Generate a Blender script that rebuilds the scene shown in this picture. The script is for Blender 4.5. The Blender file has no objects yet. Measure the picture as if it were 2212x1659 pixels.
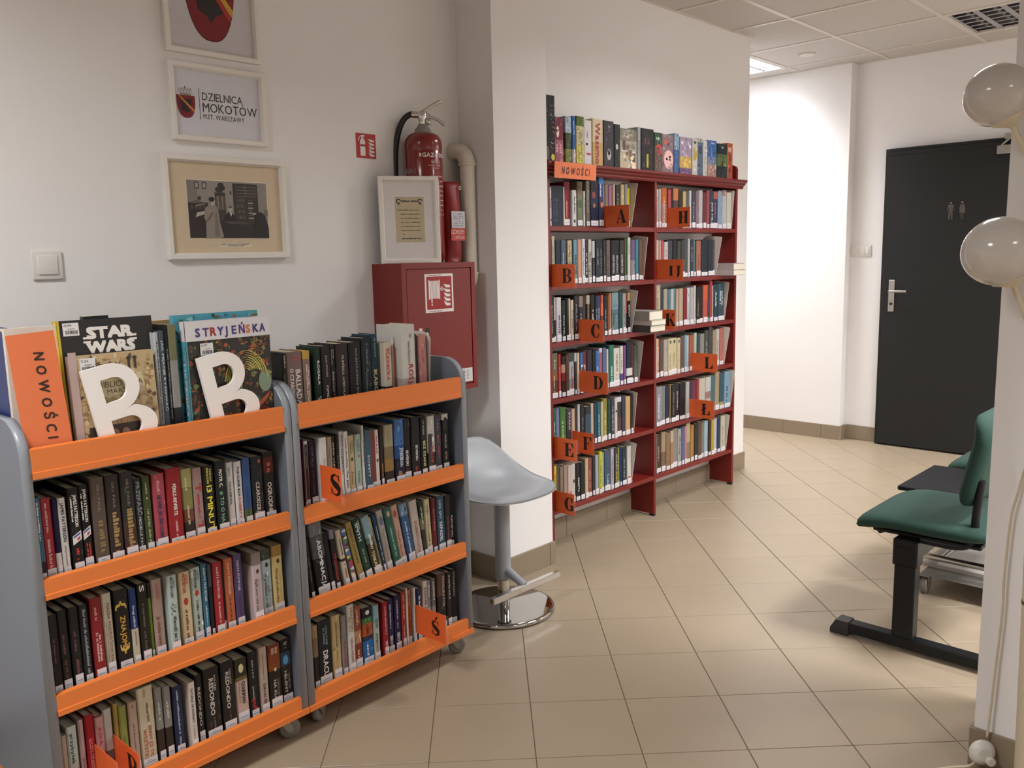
import bpy, bmesh, math, random
from mathutils import Matrix, Vector
random.seed(7)
SC = bpy.context.scene
COL = SC.collection
# ------------------------------------------------------------------ camera
RW = [[0.6897180389, -0.7237474896, -0.0218768828],
      [-0.1217732070, -0.0861585944, -0.9888113989],
      [0.7137648862, 0.6846650771, -0.1475581896]]
CAM = Vector((0, 0, 1.3883))
cd = bpy.data.cameras.new('camera'); cam = bpy.data.objects.new('camera', cd); COL.objects.link(cam)
cd.sensor_width = 36; cd.lens = 29.846; cd.clip_start = .02
r, d, fw = RW
cam.matrix_world = Matrix(((r[0], -d[0], -fw[0], CAM.x), (r[1], -d[1], -fw[1], CAM.y), (r[2], -d[2], -fw[2], CAM.z), (0, 0, 0, 1)))
SC.camera = cam
# ------------------------------------------------------------------ world, exposure
wd = bpy.data.worlds.new('world'); SC.world = wd; wd.use_nodes = True
wd.node_tree.nodes['Background'].inputs[0].default_value = (1, .95, .9, 1)
wd.node_tree.nodes['Background'].inputs[1].default_value = .15
SC.view_settings.view_transform = 'Standard'; SC.view_settings.look = 'None'
SC.view_settings.gamma = 1; SC.view_settings.use_curve_mapping = False
SC.view_settings.exposure = EXPOSURE = 0.55
LAMP_COL = (.985, .985, 1.0)
# lit ceiling fixtures: (x, y, watts)
LIT = [(3.795, 1.393, 17), (3.195, -.407, 46), (-.405, 1.393, 33), (.795, -1.607, 14), (3.195, -1.607, 34), (5.595, -.407, 46), (5.595, 3.193, 36)]
UNLIT = [(5.595, 1.393)]
CEIL = 2.672

# ------------------------------------------------------------------ helpers
def lin(h, g=1.0):
    h = h.lstrip('#'); o = []
    for i in (0, 2, 4):
        c = int(h[i:i+2], 16)/255
        c = c/12.92 if c <= .04045 else ((c+.055)/1.055)**2.4
        o.append(min(c*g, .95))
    return (o[0], o[1], o[2], 1)

MATS = {}
def mat(name, hexc, rough=.5, metal=0, noise=.04, scale=12, bump=0, bscale=60, spec=.5, attr=False, alpha=1, trans=0, emit=None, coat=0, g=1.0):
    if name in MATS: return MATS[name]
    m = bpy.data.materials.new(name); m.use_nodes = True
    nt = m.node_tree; N = nt.nodes; L = nt.links
    b = N['Principled BSDF']
    tc = N.new('ShaderNodeTexCoord')
    nz = N.new('ShaderNodeTexNoise'); nz.inputs['Scale'].default_value = scale; nz.inputs['Detail'].default_value = 3
    L.new(tc.outputs['Object'], nz.inputs['Vector'])
    mr = N.new('ShaderNodeMapRange'); mr.inputs['To Min'].default_value = 1-noise; mr.inputs['To Max'].default_value = 1+noise
    L.new(nz.outputs['Fac'], mr.inputs['Value'])
    mx = N.new('ShaderNodeVectorMath'); mx.operation = 'SCALE'
    if attr:
        at = N.new('ShaderNodeAttribute'); at.attribute_name = 'Col'; L.new(at.outputs['Color'], mx.inputs[0])
    else:
        c = lin(hexc, g); mx.inputs[0].default_value = c[:3]
    L.new(mr.outputs['Result'], mx.inputs['Scale'])
    L.new(mx.outputs['Vector'], b.inputs['Base Color'])
    b.inputs['Roughness'].default_value = rough; b.inputs['Metallic'].default_value = metal
    b.inputs['Specular IOR Level'].default_value = spec
    b.inputs['Coat Weight'].default_value = coat; b.inputs['Coat Roughness'].default_value = .12
    b.inputs['Alpha'].default_value = alpha; b.inputs['Transmission Weight'].default_value = trans
    if emit:
        b.inputs['Emission Color'].default_value = (*LAMP_COL, 1); b.inputs['Emission Strength'].default_value = emit
    if bump:
        n2 = N.new('ShaderNodeTexNoise'); n2.inputs['Scale'].default_value = bscale; n2.inputs['Detail'].default_value = 4
        L.new(tc.outputs['Object'], n2.inputs['Vector'])
        bp = N.new('ShaderNodeBump'); bp.inputs['Strength'].default_value = bump; bp.inputs['Distance'].default_value = .002
        L.new(n2.outputs['Fac'], bp.inputs['Height']); L.new(bp.outputs['Normal'], b.inputs['Normal'])
    MATS[name] = m
    return m

class MB:
    """collects geometry with per-face colour and per-face material slot"""
    def __init__(s): s.v = []; s.f = []; s.c = []; s.m = []; s.s = []
    def add(s, vs, fs, col=None, mi=0, smooth=False, M=None):
        o = len(s.v)
        s.v += [tuple(M @ Vector(p)) for p in vs] if M is not None else [tuple(p) for p in vs]
        for k, f in enumerate(fs):
            s.f.append(tuple(o+i for i in f)); s.c.append(col[k] if isinstance(col, list) else col); s.m.append(mi[k] if isinstance(mi, list) else mi); s.s.append(smooth)
        return s
    def box(s, a, b, col=None, mi=0, M=None):
        x0, y0, z0 = a; x1, y1, z1 = b
        vs = [(x0,y0,z0),(x1,y0,z0),(x1,y1,z0),(x0,y1,z0),(x0,y0,z1),(x1,y0,z1),(x1,y1,z1),(x0,y1,z1)]
        return s.add(vs, [(0,3,2,1),(4,5,6,7),(0,1,5,4),(1,2,6,5),(2,3,7,6),(3,0,4,7)], col, mi, False, M)
    def rbox(s, a, b, r, col=None, mi=0, M=None, seg=1):
        """box with chamfered / rounded edges"""
        bm = bmesh.new(); bmesh.ops.create_cube(bm, size=1)
        for v in bm.verts: v.co = Vector([(a[i]+b[i])/2 + v.co[i]*(b[i]-a[i]) for i in range(3)])
        bmesh.ops.bevel(bm, geom=bm.edges[:], offset=r, segments=seg, profile=.5, affect='EDGES')
        bm.verts.index_update()
        s.add([v.co[:] for v in bm.verts], [[v.index for v in f.verts] for f in bm.faces], col, mi, seg > 1, M); bm.free(); return s
    def prism(s, poly, h0, h1, axis='z', col=None, mi=0, side_mi=None, smooth=False, M=None):
        """extrude a 2-D polygon; axis z: (x,y); y: (x,z) ; x: (y,z)"""
        n = len(poly)
        def P(p, h): return {'z': (p[0], p[1], h), 'y': (p[0], h, p[1]), 'x': (h, p[0], p[1])}[axis]
        vs = [P(p, h0) for p in poly]+[P(p, h1) for p in poly]
        fs = [tuple(range(n))[::-1], tuple(range(n, 2*n))]+[(i, (i+1) % n, n+(i+1) % n, n+i) for i in range(n)]
        sm = mi if side_mi is None else side_mi
        o = len(s.f); s.add(vs, fs, col, [mi, mi]+[sm]*n, False, M)
        if smooth:
            for k in range(o+2, len(s.f)): s.s[k] = True
        return s
    def lathe(s, prof, seg=24, col=None, mi=0, M=None, cap=True):
        vs = []; fs = []
        for (rr, z) in prof:
            for k in range(seg):
                a = 2*math.pi*k/seg; vs.append((rr*math.cos(a), rr*math.sin(a), z))
        for i in range(len(prof)-1):
            for k in range(seg):
                k2 = (k+1) % seg; fs.append((i*seg+k, i*seg+k2, (i+1)*seg+k2, (i+1)*seg+k))
        s.add(vs, fs, col, mi, True, M)
        if cap:
            n = len(prof)
            s.add(vs[:seg], [tuple(range(seg))[::-1]], col, mi, False, M); s.add(vs[(n-1)*seg:], [tuple(range(seg))], col, mi, False, M)
        return s
    def tube(s, pts, rad, seg=10, col=None, mi=0, M=None):
        pts = [Vector(p) for p in pts]; n = len(pts); vs = []; fs = []
        rad = rad if isinstance(rad, (list, tuple)) else [rad]*n
        t0 = (pts[1]-pts[0]).normalized(); up = Vector((0, 0, 1)) if abs(t0.z) < .9 else Vector((1, 0, 0))
        nx = t0.cross(up).normalized()
        for i in range(n):
            t = (pts[min(i+1, n-1)]-pts[max(i-1, 0)]).normalized()
            nx = (nx-t*nx.dot(t)).normalized(); ny = t.cross(nx)
            for k in range(seg):
                a = 2*math.pi*k/seg; vs.append(pts[i]+(nx*math.cos(a)+ny*math.sin(a))*rad[i])
        for i in range(n-1):
            for k in range(seg):
                k2 = (k+1) % seg; fs.append((i*seg+k, i*seg+k2, (i+1)*seg+k2, (i+1)*seg+k))
        s.add(vs, fs, col, mi, True, M)
        s.add(vs[:seg], [tuple(range(seg))[::-1]], col, mi, False, M); s.add(vs[-seg:], [tuple(range(seg))], col, mi, False, M)
        return s
    def mesh(s, name, mats):
        me = bpy.data.meshes.new(name); me.from_pydata(s.v, [], s.f)
        for m in (mats if isinstance(mats, (list, tuple)) else [mats]): me.materials.append(m)
        me.polygons.foreach_set('material_index', s.m); me.polygons.foreach_set('use_smooth', s.s)
        if any(c is not None for c in s.c):
            at = me.color_attributes.new('Col', 'FLOAT_COLOR', 'CORNER'); buf = []
            for f, c in zip(s.f, s.c): buf += list(c if c else (.8, .8, .8, 1))*len(f)
            at.data.foreach_set('color', buf)
        me.update(); return me
    def build(s, name, mats, parent=None, M=None):
        return link(name, s.mesh(name, mats), parent, M)

def link(name, me, parent=None, M=None):
    o = bpy.data.objects.new(name, me); COL.objects.link(o)
    if parent is not None: o.parent = parent
    if M is not None: o.matrix_local = M
    return o
def tag(o, label, cat, group=None, kind=None):
    o['label'] = label; o['category'] = cat
    if group: o['group'] = group
    if kind: o['kind'] = kind
    return o
def thing(name, label, cat, M=None, group=None):
    o = bpy.data.objects.new(name, None); COL.objects.link(o); o.empty_display_size = .05
    if M is not None: o.matrix_world = M
    return tag(o, label, cat, group)
def T(x, y, z): return Matrix.Translation((x, y, z))
def RZ(a): return Matrix.Rotation(a, 4, 'Z')
def RX(a): return Matrix.Rotation(a, 4, 'X')
def RY(a): return Matrix.Rotation(a, 4, 'Y')
def frame_m(o, ex, ey):
    """matrix with local x -> ex, local y -> ey, local z -> their cross product"""
    ex = Vector(ex).normalized(); ey = Vector(ey).normalized(); ez = ex.cross(ey)
    return Matrix(((ex.x, ey.x, ez.x, o[0]), (ex.y, ey.y, ez.y, o[1]), (ex.z, ey.z, ez.z, o[2]), (0, 0, 0, 1)))

# ------------------------------------------------------------------ lettering
GL = {}
def prep_glyphs(chars):
    obs = []
    for ch in sorted(set(chars)):
        if ch == ' ' or ch in GL: continue
        cu = bpy.data.curves.new('g', 'FONT'); cu.body = ch; cu.size = 1; cu.resolution_u = 2; cu.fill_mode = 'FRONT'
        o = bpy.data.objects.new('g', cu); COL.objects.link(o); obs.append((ch, o))
    dg = bpy.context.evaluated_depsgraph_get()
    for ch, o in obs:
        me = o.evaluated_get(dg).to_mesh()
        vs = [(v.co.x, v.co.y) for v in me.vertices]; fs = [tuple(p.vertices) for p in me.polygons]
        o.evaluated_get(dg).to_mesh_clear()
        if vs:
            x0 = min(v[0] for v in vs); x1 = max(v[0] for v in vs)
            GL[ch] = ([(x-x0, y) for x, y in vs], fs, x1-x0)
    for ch, o in obs:
        cu = o.data; bpy.data.objects.remove(o); bpy.data.curves.remove(cu)
def text_geo(s, sp=.09):
    """vertices, faces, (width, ymin, ymax) of a line of text"""
    V = []; F = []; x = 0
    for ch in s:
        if ch not in GL: x += .3; continue
        gv, gf, w = GL[ch]; o = len(V)
        V += [(x+a, b) for a, b in gv]; F += [tuple(o+i for i in f) for f in gf]; x += w+sp
    return V, F, max(x-sp, .01)

class Dec:
    """flat print: coloured polygons in local x (right), y (up), stacked in thin layers along z"""
    def __init__(s): s.b = MB()
    def poly(s, pts, col, ly=0):
        s.b.add([(p[0], p[1], .0003*ly) for p in pts], [tuple(range(len(pts)))], lin(col)); return s
    def rect(s, x0, y0, x1, y1, col, ly=0): return s.poly([(x0,y0),(x1,y0),(x1,y1),(x0,y1)], col, ly)
    def strip(s, A, B, col, ly=0):
        n = len(A); vs = [(p[0], p[1], .0003*ly) for p in A]+[(p[0], p[1], .0003*ly) for p in B]
        s.b.add(vs, [(i, i+1, n+i+1, n+i) for i in range(n-1)], lin(col)); return s
    def ell(s, cx, cy, rx, ry, col, ly=0, n=20, a0=0, a1=360):
        return s.poly([(cx+rx*math.cos(math.radians(a0+(a1-a0)*k/n)), cy+ry*math.sin(math.radians(a0+(a1-a0)*k/n))) for k in range(n+(a1-a0 < 360))], col, ly)
    def text(s, t, x0, y0, x1, y1, col, ly=1, down=False, keep=False, slant=0, sp=.09, bold=0):
        """fit text to a rectangle; down=True: reads downwards, letter tops to the right"""
        V, F, w = text_geo(t, sp)
        if not V: return s
        cap = .73; y_lo = 0
        L = (y1-y0) if down else (x1-x0); H = (x1-x0) if down else (y1-y0)
        kx = L/w; ky = H/cap
        if keep: kx = min(kx, ky)
        ky = min(ky, kx*2.6)
        pts = []
        for a, b in V:
            a += b*slant
            if down: pts.append((x0+(H-ky*cap)/2+b*ky, y1-a*kx, .0003*ly))
            else: pts.append((x0+a*kx, y0+(H-ky*cap)/2+b*ky, .0003*ly))
        s.b.add(pts, F, lin(col))
        if bold:
            e = bold*min(abs(ky), abs(kx)*1.4)
            for q, (ox, oy) in enumerate(((e, e), (-e, e), (e, -e), (-e, -e))): s.b.add([(p[0]+ox, p[1]+oy, p[2]+.00003*(q+1)) for p in pts], F, lin(col))
        return s
    def scrawl(s, x0, y0, x1, y1, col, ly=1, down=False, seed=0, rows=1):
        """illegible small print: a broken row of short bars"""
        if x1 <= x0 or y1 <= y0: return s
        rn = random.Random(seed+len(s.b.v)); L = (y1-y0) if down else (x1-x0); H = ((x1-x0) if down else (y1-y0))/rows
        for q in range(rows):
            p = 0
            while p < L*.98:
                w = min(L-p, H*rn.uniform(.25, .6)); hh = H*rn.uniform(.45, .85)
                if rn.random() > .16:
                    if down: s.rect(x0+q*H+H*.1, y1-p-w*.75, x0+q*H+H*.1+hh, y1-p, col, ly)
                    else: s.rect(x0+p, y0+q*H+H*.1, x0+p+w*.75, y0+q*H+H*.1+hh, col, ly)
                p += w
        return s
    def build(s, name, parent=None, M=None, m=None): return s.b.build(name, m or INK, parent, M)

INK = mat('printed_ink', 'ffffff', .5, attr=True, noise=.05, scale=40)
COVER = mat('glossy_book_cover', 'ffffff', .42, spec=.22, attr=True, noise=.07, scale=30, bump=.05, bscale=90)
PAGES = mat('book_pages', 'cfc3a6', .85, noise=.1, scale=60, bump=.3, bscale=300)
STICK = mat('white_spine_sticker', 'dcd8d6', .4, noise=.03)

def arc(cx, cy, rx, ry, a0, a1, n=14):
    return [(cx+rx*math.cos(math.radians(a0+(a1-a0)*k/n)), cy+ry*math.sin(math.radians(a0+(a1-a0)*k/n))) for k in range(n+1)]
def fat_letter(D, ch, x, y, h, col='1e1512', ly=1):
    """high-contrast display capital, drawn as filled shapes in a box h tall"""
    R = lambda a, b, c, e: D.rect(x+a*h, y+b*h, x+c*h, y+e*h, col, ly)
    P = lambda *p: D.poly([(x+a*h, y+b*h) for a, b in p], col, ly)
    S = lambda A, B: D.strip([(x+a*h, y+b*h) for a, b in A], [(x+a*h, y+b*h) for a, b in B], col, ly)
    if ch in 'EFLŁ':
        R(.1, 0, .38, 1); R(0, .955, .5, 1); R(0, 0, .5, .045)
        if ch in 'EF':
            R(.3, .955, .82, 1); P((.82, 1), (.62, .955), (.78, .66), (.82, .66)); R(.3, .49, .6, .54); P((.6, .34), (.6, .7), (.52, .54), (.52, .49))
        if ch != 'F': R(.3, 0, .84, .045); P((.84, 0), (.84, .38), (.8, .38), (.6, .045))
        if ch == 'Ł': P((-.02, .34), (.5, .62), (.5, .7), (-.02, .42))
    elif ch == 'I': R(.14, 0, .44, 1); R(0, .955, .58, 1); R(0, 0, .58, .045)
    elif ch == 'J': R(.24, .15, .5, 1); R(.1, .955, .62, 1); P((.5, .15), (.42, -.08), (.2, -.16), (.2, -.1), (.24, .15))
    elif ch == 'H':
        R(.08, 0, .34, 1); R(.6, 0, .86, 1); R(.3, .48, .64, .53)
        for a in (0, .52): R(a, .955, a+.42, 1); R(a, 0, a+.42, .045)
    elif ch == 'K':
        R(.08, 0, .35, 1); R(0, .955, .44, 1); R(0, 0, .44, .045); P((.35, .38), (.35, .46), (.74, .96), (.82, .96)); R(.62, .955, .92, 1)
        P((.4, .5), (.52, .66), (.92, .045), (.62, .045)); R(.54, 0, .98, .045)
    elif ch == 'A':
        P((.06, .02), (.12, .02), (.44, .92), (.42, 1)); P((.42, 1), (.54, 1), (.88, .02), (.58, .02), (.4, .78)); R(.18, .28, .62, .33); R(-.04, 0, .26, .045); R(.48, 0, .98, .045)
    elif ch in 'BPD':
        R(.08, 0, .34, 1); R(0, .955, .44, 1)
        if ch == 'D': R(0, 0, .44, .045); S(arc(.4, .5, .48, .5, -90, 90), arc(.4, .5, .22, .455, -90, 90))
        else:
            S(arc(.42, .745, .38, .255, -90, 90), arc(.42, .745, .15, .21, -90, 90)); R(.3, .49, .44, .535)
            if ch == 'B': R(0, 0, .44, .045); S(arc(.42, .26, .44, .265, -90, 90), arc(.42, .26, .18, .215, -90, 90))
            else: R(0, 0, .44, .045)
    elif ch in 'CG':
        S(arc(.48, .5, .46, .52, 60, 300), arc(.5, .5, .18, .475, 60, 300)); P((.72, .98), (.78, .98), (.8, .62), (.74, .62), (.6, .92))
        if ch == 'G': R(.52, .4, .96, .445); R(.6, .02, .86, .42); P((.6, .02), (.6, .12), (.48, .02))
        else: P((.7, .05), (.84, .34), (.8, .36), (.6, .08))
    elif ch in 'SŚ':
        cen = [(.68, .74), (.6, .93), (.4, .985), (.2, .88), (.16, .72), (.3, .57), (.5, .46), (.68, .32), (.66, .13), (.46, .01), (.22, .07), (.12, .28)]
        wid = [.03, .03, .04, .09, .12, .15, .17, .15, .1, .05, .03, .03]
        A = []; B_ = []
        for i, p in enumerate(cen):
            q0 = cen[max(i-1, 0)]; q1 = cen[min(i+1, len(cen)-1)]; dx, dy = q1[0]-q0[0], q1[1]-q0[1]; l = math.hypot(dx, dy)
            A.append((p[0]-dy/l*wid[i], p[1]+dx/l*wid[i])); B_.append((p[0]+dy/l*wid[i], p[1]-dx/l*wid[i]))
        S(A, B_); P((.66, 1), (.7, 1), (.7, .68), (.66, .68)); P((.08, .0), (.12, .0), (.12, .34), (.08, .34))
        if ch == 'Ś': P((.36, 1.08), (.46, 1.06), (.66, 1.26), (.56, 1.32), (.48, 1.26))

def interp_path(pts, n=4):
    """Catmull-Rom through 3-D points"""
    pts = [Vector(p) for p in pts]; out = []
    for i in range(len(pts)-1):
        p0 = pts[max(i-1, 0)]; p1 = pts[i]; p2 = pts[i+1]; p3 = pts[min(i+2, len(pts)-1)]
        for k in range(n):
            t = k/n
            out.append(.5*((2*p1)+(p2-p0)*t+(2*p0-5*p1+4*p2-p3)*t*t+(3*p1-p0-3*p2+p3)*t**3))
    out.append(pts[-1]); return out
def cname(h):
    rr, g, b = [int(h[i:i+2], 16)/255 for i in (0, 2, 4)]; import colorsys
    hh, s, v = colorsys.rgb_to_hsv(rr, g, b); hh *= 360
    if v < .22: return 'black'
    if s < .14: return 'dark grey' if v < .38 else 'grey' if v < .68 else 'white'
    if v < .36 and s < .35: return 'dark brown' if hh < 70 or hh > 330 else 'slate'
    if hh < 14 or hh > 340: return ('dark red' if v < .5 else 'pink' if s < .45 else 'red')
    if hh < 45: return 'brown' if v < .58 else 'orange' if s > .6 else 'tan' if v < .76 else 'cream'
    if hh < 72: return 'olive' if v < .62 else 'yellow' if s > .5 else 'cream'
    if hh < 165: return 'dark green' if v < .4 else 'green' if s > .3 else 'pale green'
    if hh < 200: return 'teal' if v < .6 else 'pale blue'
    if hh < 255: return 'navy' if v < .42 else 'blue' if s > .3 else 'grey-blue'
    return 'dark purple' if v < .4 else 'purple' if s > .25 else 'lilac'
ORD = ['', 'first', 'second', 'third', 'fourth', 'fifth', 'sixth', 'seventh', 'eighth', 'ninth', 'tenth', 'eleventh', 'twelfth', 'thirteenth', 'fourteenth', 'fifteenth', 'sixteenth', 'seventeenth', 'eighteenth', 'nineteenth', 'twentieth', 'twenty-first', 'twenty-second', 'twenty-third', 'twenty-fourth', 'twenty-fifth']
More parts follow.
